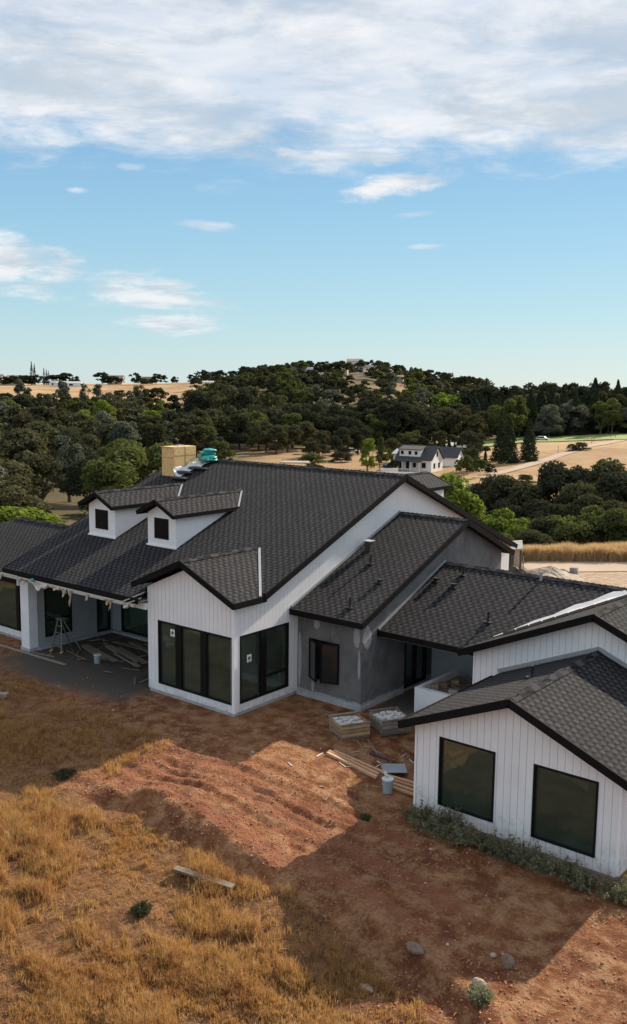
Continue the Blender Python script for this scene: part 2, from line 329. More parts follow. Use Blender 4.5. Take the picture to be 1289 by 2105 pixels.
class MB:
    def __init__(s): s.v = []; s.f = []
    def add(s, vs, fs):
        b = len(s.v); s.v += [tuple(map(float, q)) for q in vs]; s.f += [tuple(b + i for i in f) for f in fs]; return s
    def box(s, a, b):
        (x0, y0, z0), (x1, y1, z1) = [min(p, q) for p, q in zip(a, b)], [max(p, q) for p, q in zip(a, b)]
        return s.add([(x0, y0, z0), (x1, y0, z0), (x1, y1, z0), (x0, y1, z0), (x0, y0, z1), (x1, y0, z1), (x1, y1, z1), (x0, y1, z1)],
                     [(0, 3, 2, 1), (4, 5, 6, 7), (0, 1, 5, 4), (1, 2, 6, 5), (2, 3, 7, 6), (3, 0, 4, 7)])
    def beam(s, p, q, wd, ht, up=(0, 0, 1)):
        p, q = Vector(p), Vector(q); d_ = (q - p).normalized(); sd = d_.cross(Vector(up))
        if sd.length < 1e-4: sd = Vector((1, 0, 0))
        sd.normalize(); u = sd.cross(d_); a = sd * wd / 2; b = u * ht / 2
        return s.add([p - a - b, p + a - b, p + a + b, p - a + b, q - a - b, q + a - b, q + a + b, q - a + b],
                     [(0, 1, 2, 3), (7, 6, 5, 4), (0, 4, 5, 1), (1, 5, 6, 2), (2, 6, 7, 3), (3, 7, 4, 0)])
    def prism(s, poly, off):
        n = len(poly); off = Vector(off); P = [Vector(p) for p in poly]
        tri = tessellate_polygon([P])
        s.add(P + [p + off for p in P], [tuple(t) for t in tri] + [tuple(i + n for i in reversed(t)) for t in tri] + [(i, (i + 1) % n, (i + 1) % n + n, i + n) for i in range(n)])
        return s
    def tube(s, p, q, r, r2=None, n=10, cap=True):
        p, q = Vector(p), Vector(q); r2 = r if r2 is None else r2; d_ = (q - p).normalized()
        a = d_.orthogonal().normalized(); b = d_.cross(a)
        vs = [p + (a * math.cos(t) + b * math.sin(t)) * r for t in [2 * math.pi * i / n for i in range(n)]] + [q + (a * math.cos(t) + b * math.sin(t)) * r2 for t in [2 * math.pi * i / n for i in range(n)]]
        fs = [(i, (i + 1) % n, (i + 1) % n + n, i + n) for i in range(n)]
        if cap: fs += [tuple(range(n - 1, -1, -1)), tuple(range(n, 2 * n))]
        return s.add(vs, fs)
    def blob(s, c, r, seed=0, sub=2, j=.25, flat=1.):
        bm = bmesh.new(); bmesh.ops.create_icosphere(bm, subdivisions=sub, radius=1); rd = random.Random(seed)
        rr = [rd.uniform(-1, 1) for _ in range(12)]; vs = []
        for v in bm.verts:
            k = 1 + j * (math.sin(v.co.x * 2.3 + rr[0] * 5) * .5 + math.sin(v.co.y * 3.1 + rr[1] * 5) * .4 + math.sin(v.co.z * 2.7 + rr[2] * 5) * .4 + rd.uniform(-.3, .3))
            vs.append((c[0] + v.co.x * k * r[0], c[1] + v.co.y * k * r[1], c[2] + v.co.z * k * r[2] * flat))
        s.add(vs, [tuple(v.index for v in f.verts) for f in bm.faces]); bm.free(); return s
    def build(s, name, mtl, parent=None, smooth=False, fixn=True, origin=None, bev=0):
        me = bpy.data.meshes.new(name)
        off = Vector((0, 0, 0))
        root = parent
        while root is not None and root.parent is not None: root = root.parent
        if root is not None:
            off = Vector(root.get('wl', (0, 0, 0)))
            rz = root.get('rz0', 0)
        elif origin is not None: off = Vector(origin)
        V = [Vector(v) - off for v in s.v]
        if root is not None and rz: Mx = Matrix.Rotation(-rz, 3, 'Z'); V = [Mx @ v for v in V]
        me.from_pydata([tuple(v) for v in V], [], s.f)
        if fixn or bev:
            bm = bmesh.new(); bm.from_mesh(me)
            bmesh.ops.recalc_face_normals(bm, faces=bm.faces); bm.to_mesh(me); bm.free()
        uvs(me); me.materials.append(MATS[mtl])
        if smooth:
            for p in me.polygons: p.use_smooth = True
        o = bpy.data.objects.new(name, me); COL.objects.link(o)
        if parent is not None: o.parent = parent
        elif origin is not None: o.location = origin
        return o
def at(px, dd, z=0):
    s_ = (px - 644.5) / FOC * dd
    v = FWD * dd + RGT * s_
    return Vector((v.x, v.y, z))

# ------------------------------------------------------------------ terrain
PROF = {  # azimuth (as photo column) : (distance, height)
 -900: [(45, 0), (70, -4), (110, -9), (200, -10), (350, -8), (450, -5), (600, -1), (750, 4), (900, 7), (1100, 7), (1600, 0), (4000, -20)],
 0: [(44, 0), (60, -3.4), (90, -7.5), (130, -9), (200, -10), (350, -8), (450, -5.5), (600, -1), (750, 4), (900, 7.2), (1000, 7.2), (1600, 0), (4000, -20)],
 250: [(44, 0), (60, -3.4), (90, -8), (130, -9.4), (200, -10), (350, -8.4), (450, -5.5), (600, -.5), (750, 5), (900, 8), (1000, 8), (1600, 0), (4000, -20)],
 420: [(44, 0), (60, -3), (90, -8), (150, -10), (250, -9.3), (350, -8.6), (450, -6), (600, 1), (750, 8), (900, 11), (1000, 11), (1600, 0), (4000, -20)],
 540: [(44, 0), (60, -3), (90, -8), (150, -10), (250, -9), (350, -8.4), (450, -5), (600, 4), (750, 13), (870, 17), (1000, 17), (1600, 0), (4000, -20)],
 640: [(44, 0), (60, -3), (90, -8), (150, -10), (250, -9), (350, -8.4), (450, -5), (600, 6), (750, 17), (860, 22), (1000, 21), (1600, 0), (4000, -20)],
 740: [(44, 0), (60, -3), (90, -8), (150, -10), (250, -9.6), (350, -8.4), (450, -5), (600, 6.5), (750, 17.5), (860, 23), (1000, 21), (1600, 0), (4000, -20)],
 860: [(46, 0), (60, -3.5), (90, -8), (150, -10.4), (250, -10), (350, -9), (450, -5), (600, 3), (750, 11), (860, 15), (1000, 13), (1600, 0), (4000, -20)],
 960: [(50, 0), (60, -3), (90, -8.5), (150, -10.4), (250, -10), (330, -9.6), (450, -7), (600, -1), (750, 5), (860, 8), (1000, 7), (1600, 0), (4000, -20)],
 1100: [(54, 0), (60, -2), (80, -6), (110, -9), (150, -10), (200, -9.8), (250, -9), (330, -7.9), (350, -7.7), (450, -6), (600, -2), (860, 4), (1000, 4), (1600, 0), (4000, -20)],
 1289: [(55, 0), (60, -1.6), (80, -5.4), (110, -7.6), (150, -8.8), (200, -8.6), (250, -8), (330, -6.7), (350, -6.6), (450, -6), (600, -3), (860, 0), (1000, 0), (1600, 0), (4000, -20)],
 2300: [(55, 0), (60, -1), (80, -4), (110, -5), (200, -6), (330, -5), (450, -5), (600, -3), (860, 0), (1600, 0), (4000, -20)]}
KS = sorted(PROF); KA = np.array([(k - 644.5) / FOC for k in KS])
BX = np.array([-60, -19.6, -17.6, -16.3, -14.6, -12.7, -11.8, -10.1, -8.7, -7.5, -6.4, -5., 10.]); BY = np.array([14.4, 14.2, 14.0, 14.45, 14.25, 14.3, 14.5, 14.3, 14.0, 13.4, 12.5, 10.8, 2.])
def sst(a, b, x): t_ = np.clip((x - a) / (b - a), 0, 1); return t_ * t_ * (3 - 2 * t_)
rg = np.random.RandomState(5)
NW = [(rg.uniform(-1, 1), rg.uniform(-1, 1), rg.uniform(0, 6.28)) for _ in range(40)]
def fbm(x, y, f0, octv, k0=0):
    out = np.zeros_like(x, float); a = 1.; f = f0; i = k0
    for o_ in range(octv):
        for j in range(3):
            c, s_, ph = NW[(i) % 40]; i += 1
            L = math.hypot(c, s_) + .01; out += a * np.sin((x * c / L + y * s_ / L) * f + ph + 1.7 * np.sin((x * s_ - y * c) / L * f * .63 + ph * 2)) / 3
        a *= .55; f *= 1.9
    return out
def T(x, y):
    x = np.asarray(x, float); y = np.asarray(y, float)
    df = x * FWD.x + y * FWD.y; sd = x * RGT.x + y * RGT.y; r = np.hypot(x, y)
    a = np.where(df > 1, sd / np.maximum(df, 1), np.sign(sd) * 9); dd = np.where(df > 1, np.minimum(df * np.sqrt(1 + np.minimum(np.abs(a), 1.) ** 2 * 0), r), r)
    a = np.clip(a, KA[0], KA[-1])
    zs = np.stack([np.interp(dd, [q[0] for q in PROF[k]], [q[1] for q in PROF[k]]) for k in KS])
    idx = np.clip(np.searchsorted(KA, a) - 1, 0, len(KA) - 2); t_ = (a - KA[idx]) / (KA[idx + 1] - KA[idx]); t_ = t_ * t_ * (3 - 2 * t_)
    flat = zs.reshape(len(KS), -1); ii = idx.ravel(); q = np.arange(flat.shape[1]); tt = t_.ravel()
    z = (flat[ii, q] * (1 - tt) + flat[ii + 1, q] * tt).reshape(x.shape)
    z = z + fbm(x, y, .02, 3) * .9 * sst(80, 300, r)
    # near ground
    near = sst(60, 40, r)
    z = z - .36 * sst(-15, -12.2, x) * sst(24.5, 21.5, y) * near
    by = np.interp(x, BX, BY) + fbm(x, y, 1.7, 3, 7) * .16
    fade = sst(-19.5, -16.5, x)
    bank = sst(.0, .62, by - y)
    z = z - (.10 + .18 * fade) * bank * near
    z = z + .06 * sst(1.0, .1, np.abs(by - y + .1)) * fade * near
    low = bank * near
    z = z + low * (fbm(x, y, .9, 4, 3) * .13) + low * .5 * sst(8, 0, y) 
    out = near * sst(19.2, 17., y + np.clip((-x - 22) * .12, 0, 1)) * (1 - bank)
    z = z + out * (fbm(x, y, 1.1, 3, 11) * .05 + fbm(x, y, 6., 3, 15) * .018)
    # tyre ruts running with the bank
    trk = np.zeros_like(z)
    for k, (o_, wd) in enumerate(((.45, .13), (.8, .15), (1.3, .12), (1.75, .18), (2.15, .12), (2.6, .16), (3.0, .14))):
        q_ = y - (np.interp(x, BX, BY) + o_ + .25 * np.sin(x * .35 + k)); rut = np.exp(-(q_ / wd) ** 4)
        trk += rut * (-.030 + .010 * np.sin(x * 19 + np.abs(q_) * 22)) * np.clip(.8 + fbm(x, y, 2.3, 2, 33 + k), 0, 1.6) + .024 * np.exp(-((np.abs(q_) - wd * 1.5) / (wd * .5)) ** 2)
    qq = y - np.interp(x, BX, BY)
    trk += (fbm(x * .45 + 3, qq * 11., 1., 3, 31) * .022 + fbm(x * .7, qq * 21., 1., 2, 12) * .012) * sst(-.1, .3, qq) * sst(3.6, 2.9, qq)
    z = z + trk * near * sst(-20, -17.5, x) * sst(-7.2, -9.5, x) * (1 - bank)
    z = z + near * sst(17.5, 15.5, y) * (fbm(x, y, 11., 3, 21) * .016 + fbm(x, y, 23., 2, 27) * .010 + fbm(x, y, 3.2, 3, 25) * .035 * (1 - bank))
    return z
def axis(lo, f0, f1, hi, step, g):
    a = list(np.arange(f0, f1, step)); s_ = step; v = f1
    while v < hi: a.append(v); s_ = s_ * g; v += s_
    s_ = step; v = f0; b = []
    while v > lo: s_ = s_ * g; v -= s_; b.append(v)
    return np.array(b[::-1] + a)
gx = axis(-4000, -26.5, -3.2, 4000, .075, 1.07); gy = axis(-4000, 7.2, 19.4, 4000, .075, 1.06)
GX, GY = np.meshgrid(gx, gy); GZ = T(GX, GY)
def grid_obj(name, GX, GY, GZ, mtl):
    ny, nx = GX.shape; me = bpy.data.meshes.new(name)
    V = np.stack([GX, GY, GZ], -1).reshape(-1, 3); i = np.arange((ny - 1) * (nx - 1)); r_ = i // (nx - 1); c_ = i % (nx - 1); a_ = r_ * nx + c_
    F = np.stack([a_, a_ + 1, a_ + nx + 1, a_ + nx], 1)
    me.vertices.add(len(V)); me.vertices.foreach_set('co', V.ravel()); me.loops.add(F.size); me.loops.foreach_set('vertex_index', F.ravel())
    me.polygons.add(len(F)); me.polygons.foreach_set('loop_start', np.arange(len(F)) * 4); me.polygons.foreach_set('use_smooth', np.ones(len(F), bool)); me.update()
    me.materials.append(MATS[mtl]); o = bpy.data.objects.new(name, me); COL.objects.link(o); return o
go = grid_obj('ground', GX, GY, GZ, 'ground'); go['kind'] = 'structure'
def grassmask(x, y):
    by = np.interp(x, BX, BY) + fbm(x, y, 1.7, 3, 7) * .16
    g = sst(.55, 1.0, by - y) * sst(-5.2, -6.8, x - (y - 13.5) * .45 + fbm(x, y, 1.2, 3, 9) * .5)
    # left slope in the shade of the house
    g2 = sst(-18.2, -19.4, x + fbm(x, y, .8, 3, 5) * .9) * sst(16.8, 15.2, y + (x + 19) * .22 + fbm(x, y, 1.1, 3, 2) * .6)
    # worn strip near the bank crest and around the right corner rubble
    rub = sst(1.6, .6, np.hypot((x + 7.6) / 1.2, (y - 12.6) / .8)) 
    return np.clip(np.maximum(g, g2 * .72) - rub * .8, 0, 1)
def setattr_(name, arr):
    a = go.data.attributes.new(name, 'FLOAT', 'POINT'); a.data.foreach_set('value', arr.ravel().astype(np.float32))
RR = np.hypot(GX, GY); DF = GX * FWD.x + GY * FWD.y; SD = GX * RGT.x + GY * RGT.y
QQ = GY - np.interp(GX, BX, BY); setattr_('rut', sst(-.3, .3, QQ) * sst(3.3, 2.2, QQ + fbm(GX, GY, 1.2, 3, 8) * .5) * sst(-20, -18, GX) * sst(-7.5, -9.5, GX) * np.clip(.6 + .8 * fbm(GX * .4, QQ * 5., 1., 3, 31), 0, 1))
setattr_('straw', grassmask(GX, GY) * sst(50, 40, RR))
gv = sst(-30.2, -29, GX) * sst(-22.0, -23.2, GX) * sst(17.2, 18.6, GY + fbm(GX, GY, 1.5, 3) * .3) * sst(24, 23.5, GY)
gv = np.maximum(gv, sst(-16.6, -16, GX) * sst(22.8, 23.4, GY) * sst(27, 26.5, GY) * sst(-12.5, -13, GX)); setattr_('gravel', gv)
setattr_('dryyard', sst(40, 44, DF) * sst(-.02 * 50, .02 * 50, SD - 4) * sst(60, 56, DF))
farm = sst(52, 60, RR) * (1 - sst(40, 44, DF) * sst(-1, 1, SD - 4) * sst(60, 56, DF)); setattr_('far', farm)
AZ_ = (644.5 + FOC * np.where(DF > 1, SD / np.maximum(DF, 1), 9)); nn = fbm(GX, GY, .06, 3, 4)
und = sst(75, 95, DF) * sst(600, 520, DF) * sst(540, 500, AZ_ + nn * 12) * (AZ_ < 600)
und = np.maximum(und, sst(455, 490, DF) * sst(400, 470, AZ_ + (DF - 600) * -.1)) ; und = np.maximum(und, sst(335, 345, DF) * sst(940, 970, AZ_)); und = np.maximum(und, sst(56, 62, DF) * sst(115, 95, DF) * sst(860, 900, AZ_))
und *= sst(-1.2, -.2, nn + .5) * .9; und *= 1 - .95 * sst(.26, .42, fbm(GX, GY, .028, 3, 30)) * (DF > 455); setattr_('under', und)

def drape(name, pts, wd, mtl, dz=.12, n=60, kind='structure'):
    """a strip that follows the ground along a line of points"""
    P = [Vector((p[0], p[1])) for p in pts]; L = [0]
    for a, b in zip(P, P[1:]): L.append(L[-1] + (b - a).length)
    vs = []; ws = wd if isinstance(wd, (list, tuple)) else [wd] * len(P); m_ = 5
    for i in range(n + 1):
        s_ = L[-1] * i / n; x = np.interp(s_, L, [p.x for p in P]); y = np.interp(s_, L, [p.y for p in P]); h = np.interp(s_, L, ws) / 2
        x2 = np.interp(min(s_ + 1, L[-1]), L, [p.x for p in P]) - np.interp(max(s_ - 1, 0), L, [p.x for p in P]); y2 = np.interp(min(s_ + 1, L[-1]), L, [p.y for p in P]) - np.interp(max(s_ - 1, 0), L, [p.y for p in P])
        q = math.hypot(x2, y2); nx_, ny_ = -y2 / q, x2 / q
        for j in range(m_ + 1): o_ = (j / m_ * 2 - 1) * h; vs.append((x + nx_ * o_, y + ny_ * o_))
    A = np.array(vs); Z = T(A[:, 0], A[:, 1]) + dz; b = MB()
    b.add([(A[k, 0], A[k, 1], Z[k]) for k in range(len(A))], [(i * (m_ + 1) + j, i * (m_ + 1) + j + 1, (i + 1) * (m_ + 1) + j + 1, (i + 1) * (m_ + 1) + j) for i in range(n) for j in range(m_)])
    o = b.build(name, mtl, fixn=False, smooth=True); o['kind'] = kind
    if sum(p.normal.z for p in o.data.polygons) < 0: o.data.flip_normals()
    return o
drape('road', [at(985, 205), at(1060, 222), at(1130, 245), at(1200, 282), at(1289, 315), at(1400, 345)], [3.4, 3.4, 3.4, 4, 4, 4], 'road_dust', .12)
drape('lawn', [at(955, 300), at(1060, 322), at(1150, 324), at(1230, 322), at(1330, 320)], [9, 26, 26, 24, 24], 'lawn', .3)
drape('path', [at(985, 180), at(930, 192), at(880, 200)], [6, 5, 4], 'road_dust', .12)
drape('road', [at(1085, 51.2), at(1180, 51.3), at(1289, 51.6), at(1400, 52)], 2.6, 'road_dust', .03, 30)

# ------------------------------------------------------------------ house
H = thing('house', 'sprawling one storey white board house under dark shingle roofs, half finished, with black framed windows', 'house', (-20, 24, 0))
SL = .411
def wall(name, ax, c, outline, holes, th, mtl, parent=H, label=None):
    """flat wall in the plane ax=c; outline and holes in (u, z); th is the signed thickness towards the inside"""
    P = lambda u, z, q: Vector((q, u, z)) if ax == 'x' else Vector((u, q, z))
    loops = [[Vector((u, z, 0)) for u, z in outline]] + [[Vector(p + (0,)) for p in ((a, b), (a2, b), (a2, b2), (a, b2))] for a, b, a2, b2 in holes]
    tri = tessellate_polygon(loops); fl = [v for l in loops for v in l]; n = len(fl); b = MB()
    vs = [P(v.x, v.y, c) for v in fl] + [P(v.x, v.y, c + th) for v in fl]
    fs = [tuple(t_) for t_ in tri] + [tuple(i + n for i in reversed(t_)) for t_ in tri]; k = 0
    for l in loops:
        m_ = len(l); fs += [(k + i, k + (i + 1) % m_, k + (i + 1) % m_ + n, k + i + n) for i in range(m_)]; k += m_
    b.add(vs, fs); o = b.build(name, mtl, parent)
    if label: o['label'] = label
    return o
def window(ax, c, u0, z0, u1, z1, out, bars=(), hbars=(), fw_=.055, parent=H, name='window', bw=.08, label=None, sticker=None, filmy=False):
    """black frame and glass pane; out is the sign of the outward direction"""
    P = lambda u, z, q: (q, u, z) if ax == 'x' else (u, q, z)
    f = MB(); qo, qi = c + out * .022, c - out * .10
    f.box(P(u0, z0, qo), P(u1, z0 + fw_, qi)); f.box(P(u0, z1 - fw_, qo), P(u1, z1, qi))
    f.box(P(u0, z0 + fw_, qo), P(u0 + fw_, z1 - fw_, qi)); f.box(P(u1 - fw_, z0 + fw_, qo), P(u1, z1 - fw_, qi))
    for b_ in bars: f.box(P(b_ - bw / 2, z0 + fw_, qo - out * .004), P(b_ + bw / 2, z1 - fw_, qi))
    for (a, b_, zz) in hbars: f.box(P(a, zz - .025, qo - out * .01), P(b_, zz + .025, qi + out * .01))
    o = f.build(name, 'black_frame', parent)
    if label: o['label'] = label
    qp = c - out * .055
    MB().box(P(u0 + fw_ * .6, z0 + fw_ * .6, qp), P(u1 - fw_ * .6, z1 - fw_ * .6, qp - out * .012)).build('pane', 'glass', o)
    if sticker:
        su, sz = sticker; q = qp + out * .006; s1 = MB(); r_ = .095
        s1.box(P(su - r_, sz - r_ * 1.25, q), P(su + r_, sz + r_ * 1.25, q - out * .003)).build('sticker', 'white_trim', o)
        s2 = MB(); q2 = q + out * .003
        for k in range(3):
            rr = .055 - k * .02; pts = [(su + rr * math.cos(t_), sz + .005 + rr * math.sin(t_)) for t_ in [math.pi * 2 * i / 16 for i in range(16)]]
            for i in range(16):
                if (i + k * 5) % 8 == 7: continue
                a, b_ = pts[i], pts[(i + 1) % 16]; s2.beam(P(a[0], a[1], q2), P(b_[0], b_[1], q2), .009, .009)
        s2.beam(P(su - .05, sz - .045, q2), P(su + .05, sz + .055, q2), .010, .008)
        s2.box(P(su - .07, sz - .105, q2), P(su + .07, sz - .09, q2 + out * .002)).build('sticker_print', 'black_frame', o)
    if filmy:
        g = MB(); n = 26; vs = []
        rd = random.Random(int(abs(u0) * 10)); q = c - out * .075
        for i in range(n + 1):
            u = u0 + .1 + (u1 - u0 - .2) * i / n; h = .12 + .15 * abs(math.sin(i * .33 + u0)) + rd.uniform(0, .05)
            for j in range(4): vs.append(P(u, z0 + .05 + h * (j / 3), q - out * (.06 * math.sin(j * 1.9 + i * .9) + .05 + .02 * rd.random())))
        g.add(vs, [(i * 4 + j, i * 4 + j + 1, (i + 1) * 4 + j + 1, (i + 1) * 4 + j) for i in range(n) for j in range(3)])
        g.build('plastic_film', 'film', o, fixn=False, smooth=True)
    return o
def slab(name, polys, th=.13, mtl='shingle', parent=H):
    b = MB()
    for p in polys: b.prism(p, (0, 0, -th))
    return b.build(name, mtl, parent)
def fascia(segs, parent=H, name='fascia', ht=.19, wd=.045, drop=.085, mtl='black_trim'):
    b = MB()
    for p, q in segs: b.beam(Vector(p) - Vector((0, 0, drop)), Vector(q) - Vector((0, 0, drop)), wd, ht)
    return b.build(name, mtl, parent)
def ridge(p, q, parent=H, wd=.30, slope=SL, step=.19):
    """overlapping ridge cap shingles"""
    p, q = Vector(p), Vector(q); L = (q - p).length; d_ = (q - p) / L; sd = Vector((-d_.y, d_.x, 0)).normalized(); b = MB(); n = int(L / step)
    for i in range(n):
        a = p + d_ * (i * L / n); c = p + d_ * ((i + 1) * L / n + .03); up = Vector((0, 0, 1)); h = wd / 2
        l0, l1 = .018, .045
        vs = []
        for (pt, lift) in ((a, l0), (c, l1)):
            vs += [pt - sd * h + up * (lift - h * slope), pt + up * (lift + .005), pt + sd * h + up * (lift - h * slope)]
            vs += [pt - sd * h + up * (lift - h * slope - .03), pt + up * (lift - .03), pt + sd * h + up * (lift - h * slope - .03)]
        b.add(vs, [(0, 1, 7, 6), (1, 2, 8, 7), (6, 7, 10, 9), (7, 8, 11, 10), (0, 6, 9, 3), (2, 5, 11, 8), (0, 3, 4, 1), (1, 4, 5, 2), (3, 9, 10, 4), (4, 10, 11, 5)])
    return b.build('ridge_cap', 'cap_shingle', parent)
def zm(y): return 6.80 - SL * abs(28.14 - y)       # top of the main roof

# --- main roof and body
XL, XR = -30.45, -18.56; EY = 19.15; BYK = 37.1
slab('roof', [[(XL, EY, zm(EY)), (XR - .0, 20.55, zm(20.55)), (XR, 28.14, 6.8), (XL, 28.14, 6.8)][0:1] + [(-22.95, EY, zm(EY)), (-22.95, 20.6, zm(20.6)), (XR, 20.6, zm(20.6)), (XR, 28.14, 6.8), (XL, 28.14, 6.8)],
              [(XL, 28.141, 6.8), (XR, 28.141, 6.8), (XR, BYK, zm(BYK)), (XL, BYK, zm(BYK))]])
ridge((-28.3, 28.14, 6.8), (XR, 28.14, 6.8))
fascia([((XR + .02, 20.55, zm(20.55)), (XR + .02, 28.16, 6.81)), ((XR + .02, 28.14, 6.81), (XR + .02, BYK, zm(BYK))),
        ])
fascia([((XL - .02, EY, zm(EY)), (XL - .02, 28.14, 6.8)), ((XL, EY - .02, zm(EY) + .02), (-22.8, EY - .02, zm(EY) + .02))])
MX = -18.86
def zu(y): return zm(y) - .14
wall('wall', 'x', MX, [(19.52, .11), (37.0, .11), (37.0, zu(37)), (28.14, zu(28.14)), (20.4, zu(20.4)), (20.3, 3.45), (19.52, 3.45)],
     [(19.75, .36, 22.0, 2.48)], -.16, 'white_siding', label='tall white board gable wall with grooved vertical siding')
window('x', MX, 19.75, .36, 22.0, 2.48, 1, bars=(20.81,), hbars=((20.9, 21.95, .95),), bw=.26, sticker=(20.22, 1.68), label='black framed side window with a printed sticker')
# --- bay with three tall windows
wall('wall', 'y', 19.51, [(-22.75, .11), (-18.861, .11), (-18.861, 3.42), (-20.83, 4.33), (-22.75, 3.5)], [(-22.25, .36, -18.99 + .06, 2.46)], .16, 'white_siding', label='white board bay wall under a small gable')
window('y', 19.51, -22.25, .36, -18.93, 2.46, -1, bars=(-21.30, -20.17), bw=.26, sticker=(-21.63, 2.12), label='triple window in black frame with a printed sticker')
MB().box((-22.75, 19.67, .11), (-22.6, 23.4, 3.1)).build('wall', 'porch_wall', H)
MB().box((-22.72, 19.54, -.25), (-18.89, 19.66, .108)).box((-19.0, 19.66, -.25), (-18.89, 22.5, .108)).build('foundation', 'plaster_foundation', H)
MB().prism([(-18.94, 19.485, .11), (-18.835, 19.485, .11), (-18.835, 19.6, .11), (-18.857, 19.6, .11), (-18.857, 19.507, .11), (-18.94, 19.507, .11)], (0, 0, 3.3)).build('corner_board', 'white_trim', H)
RZ, RX = 4.60, -20.86
BYr = 28.14 - (6.8 - RZ) / SL
def bayz(x): return RZ - .435 * abs(x - RX)
bl = 28.14 - (6.8 - bayz(-23.12)) / SL
slab('roof', [[(RX, 19.2, RZ), (XR - .02, 19.2, bayz(XR)), (XR - .02, 20.62, bayz(XR)), (RX, BYr + .1, RZ + .0)],
              [(RX - .001, 19.2, RZ), (RX - .001, BYr + .1, RZ), (-23.12, bl + .05, bayz(-23.12)), (-23.12, 19.2, bayz(-23.12))]])
ridge((RX, 19.2, RZ), (RX, BYr, RZ), slope=.435)
fascia([((RX, 19.18, RZ + .01), (XR, 19.18, bayz(XR) + .01)), ((RX, 19.18, RZ + .01), (-23.14, 19.18, bayz(-23.14) + .01)), ((XR + .01, 19.18, bayz(XR) + .02), (XR + .01, 20.6, bayz(XR) + .02))])
MB().beam((RX + .12, BYr - .12, RZ - .02), (XR - .04, 20.38, bayz(XR) + .04), .08, .02).build('valley_flashing', 'flashing_white', H)

# --- porch
wall('wall', 'x', -29.45, [(19.9, .1), (23.4, .1), (23.4, 3.3), (19.9, 3.0)], [(20.2, .42, 21.42, 2.6), (22.62, .12, 23.28, 2.5)], -.16, 'porch_wall', label='grey shaded porch side wall')
window('x', -29.45, 20.2, .42, 21.42, 2.6, 1, hbars=((20.25, 21.37, 1.05),), label='porch window with a low cross bar')
window('x', -29.45, 22.62, .12, 23.28, 2.5, 1, name='door', label='narrow glazed porch door in black frame')
wall('wall', 'y', 23.4, [(-29.45, .1), (-22.75, .1), (-22.75, 3.9), (-29.45, 3.9)], [(-28.88, .03 + .1, -23.3, 2.5)], .16, 'porch_wall', label='grey shaded porch back wall')
window('y', 23.4, -28.88, .13, -23.3, 2.5, -1, bars=(-27.0, -25.1), name='sliding_door', label='wide black sliding glass door at the back of the porch')
MB().box((-29.44, 19.9, -.2), (-29.33, 23.3, .1)).box((-29.33, 23.28, -.2), (-22.8, 23.39, .1)).build('foundation', 'plaster_foundation', H)
MB().box((-29.93, 19.49, .0), (-29.42, 19.87, 2.85)).build('pillar', 'white_plain', H)
MB().box((-29.96, 19.46, -.2), (-29.39, 19.9, .13)).build('pillar_base', 'plaster_foundation', H)
MB().box((-29.9, 19.42, 2.72), (-22.76, 19.60, 2.93)).build('porch_beam', 'white_plain', H)
slab('soffit', [[(-30.2, 19.3, 3.02), (-22.76, 19.3, 3.02), (-22.76, 23.4, 3.02), (-30.2, 23.4, 3.02)]], .02, 'porch_wall')
MB().box((-29.45, 19.0, 2.86), (-22.85, 19.08, 2.95)).box((-30.5, 19.04, 2.84), (-29.45, 19.16, 2.96)).build('gutter_board', 'paper_white', H)
rd = random.Random(3)
for (x, wd, dr, mt_) in ((-29.0, .10, .12, 'paper_tan'), (-28.75, .2, .2, 'paper_tan'), (-27.9, 1.0, .3, 'paper_white'), (-26.95, .5, .16, 'paper_tan'), (-26.45, .30, .28, 'paper_tan'), (-26.1, .12, .62, 'paper_tan'), (-25.2, .16, .25, 'paper_white'), (-24.1, .25, .2, 'paper_tan'), (-23.95, .10, .42, 'paper_tan'), (-30.4, .3, .3, 'paper_white'), (-23.2, .35, .16, 'paper_white')):
    n = 7; vs = []
    for i in range(n + 1):
        u = i / n; hh = dr * (1 - abs(u - rd.uniform(.35, .75)) * 1.3) * rd.uniform(.75, 1.1)
        for j in range(4): vs.append((x - wd / 2 + wd * u + rd.uniform(-.01, .01), 18.97 - .05 * math.sin(j * 1.3 + i) - .02 * j, 2.94 - max(hh, .04) * j / 3))
    MB().add(vs, [(i * 4 + j, i * 4 + j + 1, (i + 1) * 4 + j + 1, (i + 1) * 4 + j) for i in range(n) for j in range(3)]).build('torn_paper', mt_, H, fixn=False)
MB().beam((-23.4, 19.06, 2.98), (-22.78, 19.4, 3.30), .16, .03).beam((-23.2, 19.0, 2.93), (-22.77, 19.25, 3.14), .10, .03).build('loose_trim', 'paper_white', H)
MB().blob((-28.35, 18.98, 2.98), (.12, .05, .06), 5, 2, .4).build('teal_scrap', 'teal_plastic', H)
# --- left wing
wall('wall', 'y', 20.2, [(-42, .11), (-29.93, .11), (-29.93, 2.52), (-42, 2.52)], [(-32.9, .37, -30.8, 2.36)], .16, 'white_siding', label='white left wing wall')
window('y', 20.2, -32.9, .37, -30.8, 2.36, -1, bars=(-31.2,), bw=.2, label='tall left wing window reflecting the dry slope')
MB().box((-42, 20.23, -.3), (-29.95, 20.35, .108)).build('foundation', 'plaster_foundation', H)
slab('roof', [[(-30.3, 19.85, 2.52), (-30.3, 23.5, 4.0), (-36.0, 23.5, 4.0), (-39.6, 19.85, 2.52)], [(-36.0, 23.5, 4.0), (-39.6, 27.2, 2.5), (-39.6, 19.85, 2.52)], [(-30.3, 23.5, 4.0), (-30.3, 27.2, 2.5), (-39.6, 27.2, 2.5), (-36, 23.5, 4.0)]])
ridge((-36, 23.5, 4.0), (-30.5, 23.5, 4.0))
fascia([((-30.3, 19.83, 2.54), (-39.6, 19.83, 2.54))])
